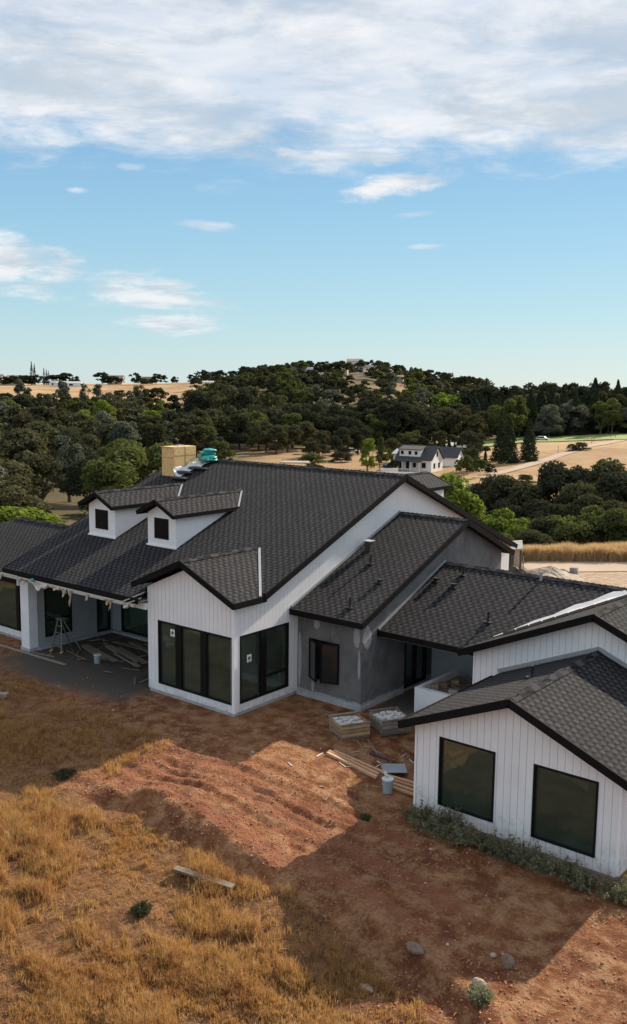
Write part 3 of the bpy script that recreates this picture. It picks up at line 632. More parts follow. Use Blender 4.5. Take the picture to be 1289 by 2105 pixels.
wall('wall', 'x', -30.3, [(19.6, 2.4), (28.14, 2.4), (37, 2.4), (37, zu(37)), (28.14, zu(28.14)), (19.6, zu(19.6))], [], .1, 'white_plain')
wall('wall', 'y', 37.0, [(-30.3, 0), (-18.87, 0), (-18.87, 3.0), (-30.3, 3.0)], [], -.15, 'white_siding', label='white back wall of the main house')
MB().prism([(-42, 20.37, 0), (-29.62, 20.37, 0), (-29.62, 23.57, 0), (-22.59, 23.57, 0), (-22.59, 19.68, 0), (-19.03, 19.68, 0), (-19.03, 36.8, 0), (-42, 36.8, 0)], (0, 0, .1)).build('floor_slab', 'interior', H)
for a_, b_ in (((-40, 24.5, .1), (-29.7, 24.6, 2.5)), ((-22.5, 23.2, .1), (-19.1, 23.3, 3.2)), ((-29.2, 26.5, .1), (-23, 26.6, 3.2))): MB().box(a_, b_).build('partition', 'interior', H)
# --- chimney chase (raw board)
ch = MB().box((-29.86, 26.5, 5.9), (-29.09, 27.75, 7.36)).build('chimney', 'osb', H); ch['label'] = 'raw yellow board chimney box without cladding'
MB().box((-29.6, 26.95, 7.361), (-29.3, 27.35, 7.40)).build('chimney_cap', 'galvanised', ch)
MB().box((-29.088, 27.12, 6.2), (-29.084, 27.135, 7.34)).box((-29.088, 26.52, 6.98), (-29.0845, 27.74, 6.99)).build('board_seam', 'dark_steel', ch)
MB().box((-29.84, 26.496, 6.90), (-29.11, 26.499, 6.91)).build('board_seam', 'dark_steel', ch)
MB().box((-29.90, 26.46, 7.34), (-29.05, 26.495, 7.365)).build('edge_board', 'wood_new', ch)
b = MB()
vs = []; rd = random.Random(8); n = 9
for i in range(n + 1):
    y = 26.42 + 1.4 * i / n; z0 = zm(y) + .03; h = (.36 if i < 3 else .12 + .12 * (i % 3 == 0)) * (1 - .3 * rd.random())
    for (dx_, k) in ((.012, 1), (.05 + .05 * rd.random(), .45), (.16 + .08 * rd.random(), .06), (.34 + .16 * rd.random(), .02)): vs.append((-29.09 + dx_, y, z0 + h * k))
b.add(vs, [(i * 4 + j, i * 4 + j + 1, (i + 1) * 4 + j + 1, (i + 1) * 4 + j) for i in range(n) for j in range(3)])
b.build('flashing_wrap', 'plastic_white', ch, fixn=False)
# --- dormers on the front slope
def dormer(xa, xb, label, yf=21.92, sgn=1, zr=5.94, ez=5.46, base=None):
    xc = (xa + xb) / 2; hw = (xb - xa) / 2; Y = lambda y: y if sgn > 0 else 56.28 - y
    zb = zm(yf) - .06; zw = ez - .04 + .0; ytop = 28.14 - (6.8 - zw) / SL
    dm = MB().prism([(xa, Y(yf), zb), (xb, Y(yf), zb), (xb, Y(yf), zw), (xc, Y(yf), zr - .15), (xa, Y(yf), zw)], (0, sgn * .12, 0))
    for x, s_ in ((xa, 1), (xb, -1)):
        dm.prism([(x, Y(yf + .12), zm(yf + .12) - .06), (x, Y(ytop + .2), zm(ytop + .2) - .06), (x, Y(ytop + .2), zw), (x, Y(yf + .12), zw)], (s_ * .1, 0, 0))
    d_ = dm.build('dormer', 'white_trim', H); d_['label'] = label
    g = (zr - ez) / (hw + .22); E = hw + .22; yr = 28.14 - (6.8 - zr) / SL; ye = 28.14 - (6.8 - ez) / SL; f = yf - .3
    slab('roof', [[(xc, Y(f), zr), (xc + E, Y(f), ez), (xc + E, Y(ye + .1), ez + .0), (xc, Y(yr + .1), zr)], [(xc - .001, Y(f), zr), (xc - .001, Y(yr + .1), zr), (xc - E, Y(ye + .1), ez), (xc - E, Y(f), ez)]], .06, parent=d_)
    ridge((xc, Y(f), zr), (xc, Y(yr), zr), d_, .24, g)
    fascia([((xc, Y(f - .02), zr + .01), (xc + E + .02, Y(f - .02), ez + .005)), ((xc, Y(f - .02), zr + .01), (xc - E - .02, Y(f - .02), ez + .005)),
            ((xc + E + .01, Y(f), ez + .015), (xc + E + .01, Y(ye), ez + .015)), ((xc - E - .01, Y(f), ez + .015), (xc - E - .01, Y(ye), ez + .015))], d_, ht=.14, drop=.06)
    MB().beam((xc + .08, Y(yr - .10), zr - .015), (xc + E, Y(ye - .02), ez + .03), .065, .02).build('valley_flashing', 'flashing_white', d_)
    MB().box((xa - .05, Y(yf - .04), zb + .02), (xb + .05, Y(yf + .0), zb + .1)).build('sill_board', 'white_trim', d_)
    if sgn > 0:
        wx0, wx1 = xc - .37, xc + .37
        MB().box((wx0, yf - .022, 4.52), (wx1, yf - .003, 5.26)).build('window_frame', 'black_frame', d_)
        MB().box((wx0 + .05, yf - .03, 4.57), (wx1 - .05, yf - .023, 5.21)).build('pane', 'pane_black', d_)
    return d_
t_ = mat('pane_black'); t_.b.inputs['Base Color'].default_value = (.006, .006, .007, 1); t_.b.inputs['Roughness'].default_value = .5; t_.b.inputs['Specular IOR Level'].default_value = .1
dormer(-28.88, -27.34, 'left white dormer with black square window'); dormer(-25.49, -24.02, 'right white dormer with black square window')
dormer(-22.9, -20.85, 'rear dormer roof behind the main ridge', yf=21.7, sgn=-1, zr=6.25, ez=5.75)
# --- grey stucco room
GXr = -16.3
def zg(y): return 5.41 - (.407 if y < 28.2 else .44) * abs(28.2 - y)
wall('wall', 'y', 22.46, [(-18.85, .0), (GXr, .0), (GXr, 2.78), (-18.85, 2.78)], [(-18.33, .67, -17.15, 1.97)], .16, 'stucco', label='bare grey stucco wall with open casement window')
wall('wall', 'x', GXr - .001, [(22.62, .0), (31.35, .0), (31.35, zg(31.35) - .14), (28.2, 5.27), (22.47, zg(22.47) - .14), (22.47, 2.7), (22.62, 2.7)], [(24.87, .12, 26.2, 2.12)], -.16, 'stucco', label='patchy grey stucco gable wall')
f = window('y', 22.46, -18.33, .67, -17.15, 1.97, -1, bars=(-17.74,), fw_=.05, label='casement window with both sashes open outwards')
for (xh, s_, an) in ((-18.31, 1, 30), (-17.17, -1, 24)):
    b = MB(); c_, s2 = math.cos(R(an)), math.sin(R(an)); L = .54
    e = Vector((xh + s_ * c_ * L, 22.42 - s2 * L, 0)); h = Vector((xh, 22.42, 0))
    for z in (.70, 1.94): b.beam(h + Vector((0, 0, z)), e + Vector((0, 0, z)), .04, .05)
    for q in (h, e): b.beam(q + Vector((0, 0, .675)), q + Vector((0, 0, 1.965)), .05, .05)
    sa = b.build('sash', 'black_frame', f)
    MB().beam(h + Vector((0, 0, 1.32)), e + Vector((0, 0, 1.32)), .012, 1.2).build('sash_pane', 'sash_glass', f)
window('x', GXr, 24.87, .12, 26.2, 2.12, 1, bars=(25.55,), name='door', label='black framed glass side door in the stucco wall')
slab('roof', [[(MX, 22.05, zg(22.05)), (-16.0, 22.05, zg(22.05)), (-16.0, 28.2, 5.41), (MX, 28.2, 5.41)], [(MX, 28.201, 5.41), (-16.0, 28.201, 5.41), (-16.0, 31.75, zg(31.75)), (MX, 31.75, zg(31.75))]])
ridge((MX, 28.2, 5.41), (-16.0, 28.2, 5.41))
fascia([((MX + .02, 22.03, zg(22.05) + .01), (-15.98, 22.03, zg(22.05) + .01)), ((-15.98, 22.03, zg(22.05) + .01), (-15.98, 28.22, 5.42)), ((-15.98, 28.2, 5.42), (-15.98, 31.75, zg(31.75)))])
MB().beam((MX + .03, 22.1, zg(22.1) + .05), (MX + .03, 28.2, 5.46), .05, .07).build('wall_flashing', 'flashing_white', H)
MB().box((-18.84, 22.40, -.2), (GXr + .05, 22.458, .13)).box((GXr + .001, 22.47, -.2), (GXr + .05, 24.8, .12)).build('foundation', 'plaster_foundation', H)
for c_, r_ in (((-18.05, 22.455, 2.5), (.10, .006, .18)), ((-16.5, 22.455, 2.35), (.14, .006, .34)), ((-16.295, 22.75, 2.3), (.006, .22, .30)), ((-18.75, 22.455, 1.2), (.07, .006, 1.1)), ((-16.37, 22.455, 1.5), (.05, .006, .6)), ((-18.2, 22.455, .45), (.06, .006, .22))):
    MB().blob(c_, r_, int(abs(c_[0] * 100)), 3, .3).build('plaster_patch', 'stucco_patch', H)
# --- wing with entry (wing two)
def zw2(y): return 4.02 - .414 * abs(27.2 - y)
X3, Z3 = -9.15, 4.19
def z3(x): return Z3 - .43 * abs(x - X3)
slab('roof', [[(-16.3, 23.3, zw2(23.3)), (-13.1, 23.3, zw2(23.3)), (-9.3, 27.2, 4.02), (-16.3, 27.2, 4.02)], [(-16.3, 27.201, 4.02), (-3, 27.201, 4.02), (-3, 31.2, zw2(31.2)), (-16.3, 31.2, zw2(31.2))],
              [(-9.3, 27.2, 4.02), (-13.1, 23.3, zw2(23.3) - .01), (-9.0, 23.3, zw2(23.3) - .01), (-3, 27.2, 4.02)]])
ridge((-16.2, 27.2, 4.02), (-5, 27.2, 4.02))
fascia([((-16.28, 23.28, zw2(23.3) + .01), (-13.1, 23.28, zw2(23.3) + .01))])
wall('wall', 'y', 26.4, [(-16.2, 0), (-12.8, 0), (-12.8, 2.5), (-16.2, 2.5)], [(-14.75, 1.3, -14.0, 1.95)], .15, 'porch_wall', label='shaded grey entry wall')
window('y', 26.4, -14.75, 1.3, -14.0, 1.95, -1, label='small high black window beside the entry')
MB().box((-16.25, 23.4, 2.18), (-12.8, 26.4, 2.2)).build('soffit', 'porch_wall', H)
wall('wall', 'y', 31.0, [(-16.2, 0), (-3, 0), (-3, 2.4), (-16.2, 2.4)], [], -.15, 'white_siding')
MB().beam((-16.26, 23.3, zw2(23.3) + .05), (-16.26, 27.2, 4.09), .05, .07).build('wall_flashing', 'flashing_white', H)
# wing three (front gable behind the bedroom wing)
wall('wall', 'y', 23.1, [(-12.78, -.2), (-5.5, -.2), (-5.5, z3(-5.5) - .14), (X3, Z3 - .14), (-12.78, z3(-12.78) - .14)], [], .15, 'white_siding', label='white board gable above the bedroom roof')
MB().box((-12.78, 23.26, -.2), (-12.63, 26.4, 2.5)).build('wall', 'white_siding', H)
slab('roof', [[(X3, 22.8, Z3), (X3, 27.3, Z3), (-9.3, 27.2, z3(-9.3)), (-13.1, 23.25, z3(-13.1)), (-13.1, 22.8, z3(-13.1))], [(X3 + .001, 22.8, Z3), (-5.2, 22.8, z3(-5.2)), (-5.2, 27.5, z3(-5.2)), (X3 + .001, 27.5, Z3)]])
ridge((X3, 22.8, Z3), (X3, 27.2, Z3), slope=.43)
fascia([((X3, 22.78, Z3 + .01), (-13.12, 22.78, z3(-13.12) + .01)), ((X3, 22.78, Z3 + .01), (-5.2, 22.78, z3(-5.2) + .01))])
un = MB(); A0, A1 = Vector((-12.6, 23.95, z3(-12.6) + .015)), Vector((-9.4, 27.05, z3(-9.4) + .03))
vs = []; n = 16
for i in range(n + 1):
    p = A0.lerp(A1, i / n); wdt = .06 + .62 * min(1, (i / n) * 1.6) * (1 - .3 * math.sin(i * .8) ** 2)
    vs += [(p.x + .02, p.y - .02, max(zw2(p.y), z3(p.x + .02)) + .04), (p.x - .02, p.y + wdt * .5, zw2(p.y + wdt * .5) + .04), (p.x - .05, p.y + wdt, zw2(p.y + wdt) + .03)]
un.add(vs, [(3 * i + k, 3 * i + k + 1, 3 * i + k + 4, 3 * i + k + 3) for i in range(n) for k in (0, 1)])
u_ = un.build('underlayment', 'underlay', H, fixn=False); u_['label'] = 'white underlayment strip along the unfinished valley'
sh = MB()
for i in range(12):
    p = A0.lerp(A1, .06 + i / 13.5); wdt = .12 + .5 * min(1, i / 8); sh.beam((p.x + wdt, p.y - .2, z3(p.x + wdt) + .035), (p.x + wdt + .28, p.y - .02, z3(p.x + wdt + .28) + .045), .26, .02)
sh.build('loose_shingle', 'black_trim', H)
MB().box((-12.78, 23.05, z3(-12.5) - .3), (-12.74, 23.098, z3(-12.5) - .25)).build('trim_scrap', 'white_trim', H)
# --- bedroom wing
X4, Z4 = -9.08, 3.16
def z4(x): return Z4 - .414 * abs(x - X4)
wall('wall', 'y', 18.4, [(-11.65, -.27), (-6.58, -.27), (-6.58, z4(-6.58) - .13), (X4, Z4 - .13), (-11.65, z4(-11.65) - .13)], [(-11.0, .04, -9.52, 1.74), (-8.57, .02, -7.08, 1.73)], .16, 'white_siding', label='white board gable wall with two square picture windows')
window('y', 18.4, -11.0, .04, -9.52, 1.74, -1, filmy=True, fw_=.045, label='left square picture window with plastic film at its sill')
window('y', 18.4, -8.57, .02, -7.08, 1.73, -1, filmy=True, fw_=.045, label='right square picture window with plastic film at its sill')
MB().box((-11.65, 18.57, -.27), (-11.5, 23.09, z4(-11.65) - .14)).build('wall', 'white_siding', H)
MB().box((-6.74, 18.57, -.27), (-6.58, 23.09, z4(-6.58) - .14)).build('wall', 'white_siding', H)
MB().box((-6.62, 18.372, -.27), (-6.565, 18.398, z4(-6.58) - .14)).build('corner_board', 'white_trim', H)
MB().box((-11.68, 18.372, -.27), (-11.63, 18.398, z4(-11.65) - .14)).build('corner_board', 'white_trim', H)
MB().box((-11.6, 18.44, -.7), (-6.63, 18.55, -.272)).box((-6.74, 18.55, -.7), (-6.62, 23, -.272)).box((-11.6, 18.55, -.7), (-11.5, 23, -.272)).build('foundation', 'plaster_foundation', H)
slab('roof', [[(X4, 18.1, Z4), (X4, 23.09, Z4), (-11.95, 23.09, z4(-11.95)), (-11.95, 18.1, z4(-11.95))], [(X4 + .001, 18.1, Z4), (-6.22, 18.1, z4(-6.22)), (-6.22, 23.09, z4(-6.22)), (X4 + .001, 23.09, Z4)]])
ridge((X4, 18.1, Z4), (X4, 23.08, Z4))
fascia([((X4, 18.08, Z4 + .01), (-11.97, 18.08, z4(-11.97) + .01)), ((X4, 18.08, Z4 + .01), (-6.2, 18.08, z4(-6.2) + .01)), ((-11.97, 18.08, z4(-11.95) + .01), (-11.97, 22.75, z4(-11.95) + .01)), ((-6.2, 18.08, z4(-6.22) + .01), (-6.2, 22.75, z4(-6.22) + .01))])
MB().beam((X4, 23.06, Z4 + .08), (-11.95, 23.06, z4(-11.95) + .08), .05, .10).beam((X4, 23.06, Z4 + .08), (-6.2, 23.06, z4(-6.2) + .08), .05, .10).build('wall_flashing', 'flashing_white', H)
MB().box((-11.5, 18.6, -.1), (-6.75, 23.0, 0)).build('floor_slab', 'interior', H)
MB().box((-11.5, 21.4, 0), (-6.75, 21.5, 2.0)).build('partition', 'interior', H)
# low planter wall by the entry
pl = MB().box((-15.0, 23.5, -.2), (-12.79, 23.65, .8)).box((-15.0, 23.65, -.2), (-14.85, 25.9, .8)).build('planter_wall', 'white_plain', H)
MB().box((-14.84, 23.66, -.1), (-12.79, 25.9, .62)).build('planter_fill', 'wood_grey', H)
# --- vents on the roofs
def pipe(x, y, z, h=.34, r=.035):
    b = MB().tube((x, y, z - .05), (x, y, z + h), r, r, 10).box((x - .12, y - .12, z - .01), (x + .12, y + .12, z + .02)); b.tube((x, y, z + .0), (x, y, z + .08), r * 2, r * 1.2, 10)
    return b.build('vent_pipe', 'pipe_black', H)
def hood(x, y, z, s_=.2):
    b = MB().box((x - s_, y - s_, z - .02 - s_ * .3), (x + s_, y + s_, z + .0)); b.box((x - s_ * .6, y - s_ * .5, z), (x + s_ * .6, y + s_ * .6, z + s_ * .75)); b.box((x - s_ * .75, y - s_ * .75, z + s_ * .75), (x + s_ * .75, y + s_ * .7, z + s_ * .9))
    return b.build('roof_vent', 'pipe_black', H)
pipe(-17.78, 24.95, zg(24.95)); pipe(-16.9, 22.65, zg(22.65)); hood(-16.78, 24.05, zg(24.05) + .03, .11)
bb = MB().box((-18.52, 25.6, zg(25.6) - .1), (-18.3, 25.82, zg(25.8) + .26)).build('roof_vent', 'dark_steel', H); MB().box((-18.56, 25.56, zg(25.8) + .26), (-18.26, 25.86, zg(25.8) + .29)).build('vent_cap', 'galvanised', bb)
hood(-15.93, 26.1, zw2(26.1) + .03, .12); hood(-15.17, 25.95, zw2(25.95) + .03, .12); pipe(-15.23, 26.65, zw2(26.65)); pipe(-13.16, 24.62, zw2(24.62))
MB().tube((-12.62, 27.0, 3.85), (-12.62, 27.0, 4.22), .045, .045, 10).build('vent_pipe', 'flashing_white', H)
pipe(-9.9, 20.9, z4(-9.9), .30); hood(-7.05, 20.75, z4(-7.05) + .03, .15)

# ------------------------------------------------------------------ things round the house
def gz(x, y): return float(T(np.array([x]), np.array([y]))[0])
# teal bundle and shingle bundles on the ridge
b = MB()
for i, (c_, r_) in enumerate((((-28.55, 28.0, 7.02), (.42, .30, .12)), ((-28.5, 27.9, 6.85), (.46, .34, .12)), ((-28.45, 28.05, 7.16), (.30, .24, .10)), ((-28.2, 27.85, 6.92), (.2, .2, .12)))): b.blob(c_, r_, i + 4, 3, .35)
tag(b.build('plastic_bundle', 'teal_plastic', origin=(-28.5, 27.95, 6.8), smooth=False), 'bright teal plastic wrapped bundle at the end of the main ridge', 'bundle')
for i, (x, y, a, ln) in enumerate(((-28.35, 27.2, 'dark shingle bundle lying nearest the teal bundle', .5), (-28.75, 26.75, 'dark shingle bundle in the middle below the ridge end', .45), (-28.55, 26.3, 'lowest dark shingle scrap beside the chimney box', .35))):
    b = MB(); b.blob((x, y, zm(y) + .08), (ln, .22, .07), i + 20, 2, .3); tag(b.build('shingle_bundle', 'roof_far_dark', origin=(x, y, zm(y))), a, 'shingles', 'shingle bundles left on the roof')
b = MB()
vs = [];
for i in range(7):
    for j in range(5): vs.append((-28.95 + i * .1 + rd.uniform(-.02, .02), 27.3 + j * .13, zm(27.3 + j * .13) + .04 + .05 * math.sin(i * 2.1 + j)))
b.add(vs, [(i * 5 + j, i * 5 + j + 1, (i + 1) * 5 + j + 1, (i + 1) * 5 + j) for i in range(6) for j in range(4)]); tag(b.build('plastic_scrap', 'plastic_white', fixn=False, origin=(-28.7, 27.5, 6.5)), 'crumpled white plastic between chimney box and teal bundle', 'plastic')

rs = random.Random(17)
for i in range(24):
    x = rs.uniform(-28.9, -23.3); y = rs.uniform(19.4, 22.9); a = rs.uniform(0, 3.14); L_ = rs.uniform(.08, .4)
    zz = gz(x, y) + .02 + .03 * rs.random(); q = MB().beam((x - math.cos(a) * L_, y - math.sin(a) * L_, zz), (x + math.cos(a) * L_, y + math.sin(a) * L_, zz + .02), rs.uniform(.03, .12), .015)
    tag(q.build('offcut', ['wood_grey', 'wood_grey', 'dark_steel', 'slab_pale'][i % 4], origin=(x, y, zz)), 'small wood offcut littering the porch gravel', 'offcut', 'offcuts littering the porch')
# stone crates
def crate(cx_, cy_, yaw, label, seed, hw=.44, h=.42, mt_='wood_crate'):
    z0 = gz(cx_, cy_); t = thing('stone_crate', label, 'crate', (cx_, cy_, z0), 'wooden crates of stone by the stucco room', R(yaw)); rd = random.Random(seed)
    Mx = Matrix.Translation((cx_, cy_, z0)) @ Matrix.Rotation(R(yaw), 4, 'Z')
    def bx(a, b, name, m2, par):
        q = MB(); q.box(a, b); q.v = [tuple(Mx @ Vector(v)) for v in q.v]; return q.build(name, m2, par)
    bx((-hw, -hw, .05), (hw, hw, .09), 'base_board', 'wood_grey', t)
    for y in (-.36, 0, .36): bx((-hw, y - .04, 0), (hw, y + .04, .05), 'skid', 'wood_grey', t)
    for k in range(3):
        z = .10 + k * (h - .08) / 3; hh = (h - .08) / 3 - .022
        for s_ in (-1, 1):
            bx((-hw, s_ * hw - .012, z), (hw, s_ * hw + .012, z + hh), 'slat', mt_, t); bx((s_ * hw - .012, -hw + .015, z), (s_ * hw + .012, hw - .015, z + hh), 'slat', mt_, t)
    for a in (-1, 1):
        for b_ in (-1, 1): bx((a * (hw - .05) - .03, b_ * (hw - .05) - .03, .1), (a * (hw - .05) + .03, b_ * (hw - .05) + .03, h + .02), 'corner_post', mt_, t)
    for s_ in (-1, 1): bx((-hw - .02, s_ * hw - .035, h + .022), (hw + .02, s_ * hw + .035, h + .05), 'rail', 'wood_grey', t)
    n = 4
    for i in range(n):
        for j in range(n):
            c_ = Vector((-.3 + .2 * i + rd.uniform(-.02, .02), -.3 + .2 * j + rd.uniform(-.02, .02), h - .07 + rd.uniform(-.03, .03))); q = MB()
            a = rd.uniform(-.3, .3); u = Vector((math.cos(a), math.sin(a), rd.uniform(-.12, .12))).normalized() * rd.uniform(.075, .1)
            q.beam(c_ - u, c_ + u, rd.uniform(.14, .185), .10); q.v = [tuple(Mx @ (Vector(v) + Vector([rd.uniform(-.008, .008) for _ in range(3)]))) for v in q.v]
            tag(q.build('stone', 'stone_block', origin=tuple(Mx @ c_)), 'pale stone block packed in ' + ('the crate standing further from the stucco wall' if seed == 1 else 'the crate touching the corner of the stucco room'), 'stone', 'stones in crate ' + ('one' if seed == 1 else 'two'))
crate(-15.42, 20.72, 62, 'light wood slatted crate of pale stones, the left of two', 1)
crate(-14.72, 21.78, 60, 'darker weathered crate of pale stones beside the light one', 2, .46, .44, 'wood_grey')
# boards, bucket, sheet
def board(p, q, wd, ht, mt_, label, cat='board', group=None, name='board', lift=0.):
    zp, zq = gz(*p), gz(*q); b = MB().beam((p[0], p[1], zp + ht / 2 + .01 + lift), (q[0], q[1], zq + ht / 2 + .01 + lift), wd, ht)
    return tag(b.build(name, mt_, origin=((p[0] + q[0]) / 2, (p[1] + q[1]) / 2, (zp + zq) / 2)), label, cat, group)
board((-14.95, 19.10), (-13.3, 19.12), .085, .07, 'wood_new', 'nearest reddish stud of the left stack on the dirt', 'board', 'studs by the grey bucket', lift=.01)
board((-14.98, 19.22), (-13.35, 19.27), .085, .07, 'wood_new', 'middle reddish stud of the left stack on the dirt', 'board', 'studs by the grey bucket', lift=.015)
board((-14.92, 19.36), (-13.3, 19.50), .085, .05, 'wood_new', 'rear thin stud of the left stack on the dirt', 'board', 'studs by the grey bucket', lift=.01)
for k in range(4):
    board((-13.05 - .05 * k, 19.0 + .13 * k), (-11.75, 19.12 + .2 * k), .075, .05, 'wood_new', ['frontmost stud running to the bedroom wall corner', 'second stud running to the bedroom wall corner', 'third stud running to the bedroom wall corner', 'rearmost reddish stud running to the bedroom wall corner'][k], 'board', 'studs running to the bedroom corner', lift=.01 + .01 * k)
z0 = gz(-12.75, 18.82)
t = thing('bucket', 'grey bucket standing by the reddish studs', 'bucket', (-12.75, 18.82, z0))
MB().tube((-12.75, 18.82, z0 + .005), (-12.75, 18.82, z0 + .36), .125, .145, 20).build('bucket_body', 'bucket_grey', t)
MB().tube((-12.75, 18.82, z0 + .345), (-12.75, 18.82, z0 + .375), .155, .155, 20).build('lid', 'bucket_rim', t)
MB().beam((-12.78, 18.84, z0 + .39), (-12.95, 18.95, z0 + .46), .07, .05).build('sack_scrap', 'paper_white', t)
b = MB(); zs_ = gz(-13.3, 19.9) + .05
b.prism([(-13.75, 19.9, zs_), (-13.2, 20.28, zs_ + .02), (-12.83, 19.85, zs_ + .02), (-13.32, 19.46, zs_)], (0, 0, .015)); tag(b.build('metal_sheet', 'sheet_metal', origin=(-13.3, 19.9, zs_ - .05)), 'bluish grey flat metal sheet lying behind the grey bucket', 'sheet')
board((-14.2, 20.05), (-13.5, 20.25), .07, .03, 'dark_steel', 'short black strip lying behind the metal sheet', 'strip', name='strip')
for i, (p, q, l) in enumerate((((-14.75, 20.7), (-14.0, 20.15), 'longer pale lath lying in front of the weathered crate'), ((-14.3, 20.3), (-13.95, 20.3), 'short pale lath tip beside the longer lath'), ((-14.9, 20.4), (-14.4, 20.05), 'thin tan lath in front of the light crate'), ((-17.3, 21.75), (-16.2, 21.6), 'thin dark lath along the stucco room foundation'))):
    board(p, q, .035, .02, 'wood_grey', l, 'lath', 'loose laths near the crates', 'lath')
rs = random.Random(91)
for i in range(26):
    x = rs.uniform(-15.6, -12.4); y = rs.uniform(18.9, 21.2) if i < 18 else rs.uniform(17.2, 19.)
    if x > -12.2 and y > 18: continue
    a = rs.uniform(0, 3.14); L_ = rs.uniform(.03, .16); wd = rs.uniform(.02, .05)
    board((x - math.cos(a) * L_, y - math.sin(a) * L_), (x + math.cos(a) * L_, y + math.sin(a) * L_), wd, .012, ['slab_pale', 'wood_grey', 'paper_white'][i % 3], 'small pale scrap littering the dirt around the crates and the grey bucket', 'scrap', 'scraps on the dirt near the crates', 'scrap')
# planter debris
for i, (x, y, s_, mt_, l) in enumerate(((-14.6, 24.5, .14, 'wood_crate', 'tan block on the left end of the planter fill'), (-14.72, 24.2, .12, 'slab_pale', 'pale block at the corner of the planter wall'), (-14.45, 25.0, .12, 'wood_crate', 'tan block at the back of the planter'), (-14.0, 24.1, .13, 'paper_white', 'white paper bag lying in the planter'), (-13.5, 24.5, .16, 'wood_grey', 'grey offcut in the middle of the planter'))):
    b = MB().beam((x - s_, y, .62 + .07), (x + s_, y + .08, .62 + .08), .16, .14); tag(b.build('rubble_piece', mt_, origin=(x, y, .62)), l, 'rubble', 'debris in the planter')
for i, (p, q) in enumerate((((-14.7, 25.3), (-13.0, 24.2)), ((-14.3, 25.6), (-12.9, 25.0)), ((-14.6, 24.8), (-13.2, 23.9)))):
    b = MB().beam((p[0], p[1], .66 + .03 * i), (q[0], q[1], .67 + .03 * i), .10, .03); tag(b.build('board', 'wood_grey', origin=(p[0], p[1], .64)), ['longest dark board across the planter', 'rear dark board in the planter', 'front dark board in the planter'][i], 'board', 'boards in the planter')
# step ladder
LZ = gz(-28.6, 20.2)
t = thing('step_ladder', 'old metal step ladder standing open in front of the porch window', 'ladder', (-28.6, 20.3, LZ), None)
tp = 1.22
for (bx_, by_) in ((-28.85, 20.02), (-28.35, 20.12)):
    MB().beam((bx_, by_, LZ + .0), (-28.72 + (.1 if bx_ > -28.6 else -.1), 20.35, LZ + tp), .04, .05).build('leg', 'ladder_metal', t)
    MB().beam((bx_ - .03, by_ - .05, LZ + .03), (bx_ + .06, by_ + .04, LZ + .10), .05, .05).build('foot', 'ladder_foot', t)
for (bx_, by_) in ((-28.95, 21.0), (-28.3, 20.95)): MB().beam((bx_, by_, LZ), (-28.72 + (.1 if bx_ > -28.6 else -.1), 20.42, LZ + tp), .035, .035).build('rear_leg', 'ladder_metal', t)
for k in range(1, 5):
    f_ = k / 5; a = Vector((-28.85, 20.02, 0)).lerp(Vector((-28.82, 20.35, tp)), f_); c_ = Vector((-28.35, 20.12, 0)).lerp(Vector((-28.62, 20.35, tp)), f_); MB().beam(a + Vector((0, 0, LZ)), c_ + Vector((0, 0, LZ)), .09, .022).build('step', 'ladder_metal', t)
MB().box((-28.9, 20.28, LZ + tp), (-28.54, 20.5, LZ + tp + .035)).build('top_cap', 'ladder_metal', t)
# porch debris
z0 = gz(-26.4, 20.28); t = thing('bucket', 'pale blue bucket among planks on the porch', 'bucket', (-26.45, 20.3, z0)); MB().tube((-26.45, 20.3, z0), (-26.45, 20.3, z0 + .3), .11, .13, 18).build('bucket_body', 'bucket_grey', t); MB().tube((-26.45, 20.3, z0 + .29), (-26.45, 20.3, z0 + .31), .14, .14, 18).build('rim', 'bucket_rim', t)
pk = [((-28.6, 21.35), (-26.0, 20.75), .24), ((-28.3, 21.1), (-26.3, 20.55), .14), ((-27.6, 21.7), (-25.2, 21.0), .26), ((-27.3, 21.9), (-25.0, 21.3), .26), ((-28.0, 22.3), (-25.4, 22.4), .22), ((-27.4, 22.6), (-24.8, 22.0), .18), ((-28.2, 22.0), (-26.4, 21.5), .12), ((-26.8, 22.9), (-24.2, 22.4), .2), ((-26.6, 21.25), (-24.7, 20.75), .16)]
pn = ['broad grey plank nearest the ladder', 'narrow grey plank behind the blue bucket', 'broad pale plank ending right of the blue bucket', 'broad pale plank on top of the porch heap', 'grey plank lying flat deep in the porch', 'dark plank crossing the deepest part of the porch', 'short narrow plank between ladder and heap', 'rearmost plank before the sliding door', 'frontmost right plank by the bay wall']
for i, (p, q, wd) in enumerate(pk): board(p, q, wd, .035, 'wood_grey', pn[i], 'plank', 'planks heaped on the porch', 'plank', .02 + .035 * (i % 3))
for i, (p, q) in enumerate((((-28.6, 20.75), (-27.2, 20.1)), ((-28.2, 20.9), (-27.5, 19.95)), ((-28.5, 20.45), (-27.0, 20.2)), ((-28.0, 20.6), (-27.1, 19.95)))): board(p, q, .03, .02, 'wood_grey', ['upper thin lath left of the blue bucket', 'steeply crossing lath left of the blue bucket', 'lower thin lath left of the blue bucket', 'shortest lath left of the blue bucket'][i], 'lath', 'laths on the porch gravel', 'lath', .01 * i)
board((-31.6, 19.22), (-27.05, 19.36), .10, .04, 'wood_grey', 'very long grey board on the dirt past the porch pillar', 'board')
board((-29.3, 19.5), (-28.15, 19.68), .09, .035, 'wood_grey', 'short grey board leaning by the porch pillar foot', 'board')
board((-26.9, 15.2), (-25.6, 16.1), .22, .12, 'slab_pale', 'pale timber offcut at the left edge of the grass', 'timber', name='timber')
board((-14.1, 12.75), (-12.75, 13.15), .17, .05, 'wood_grey', 'pale weathered board lying in the dry grass', 'board', lift=.10)
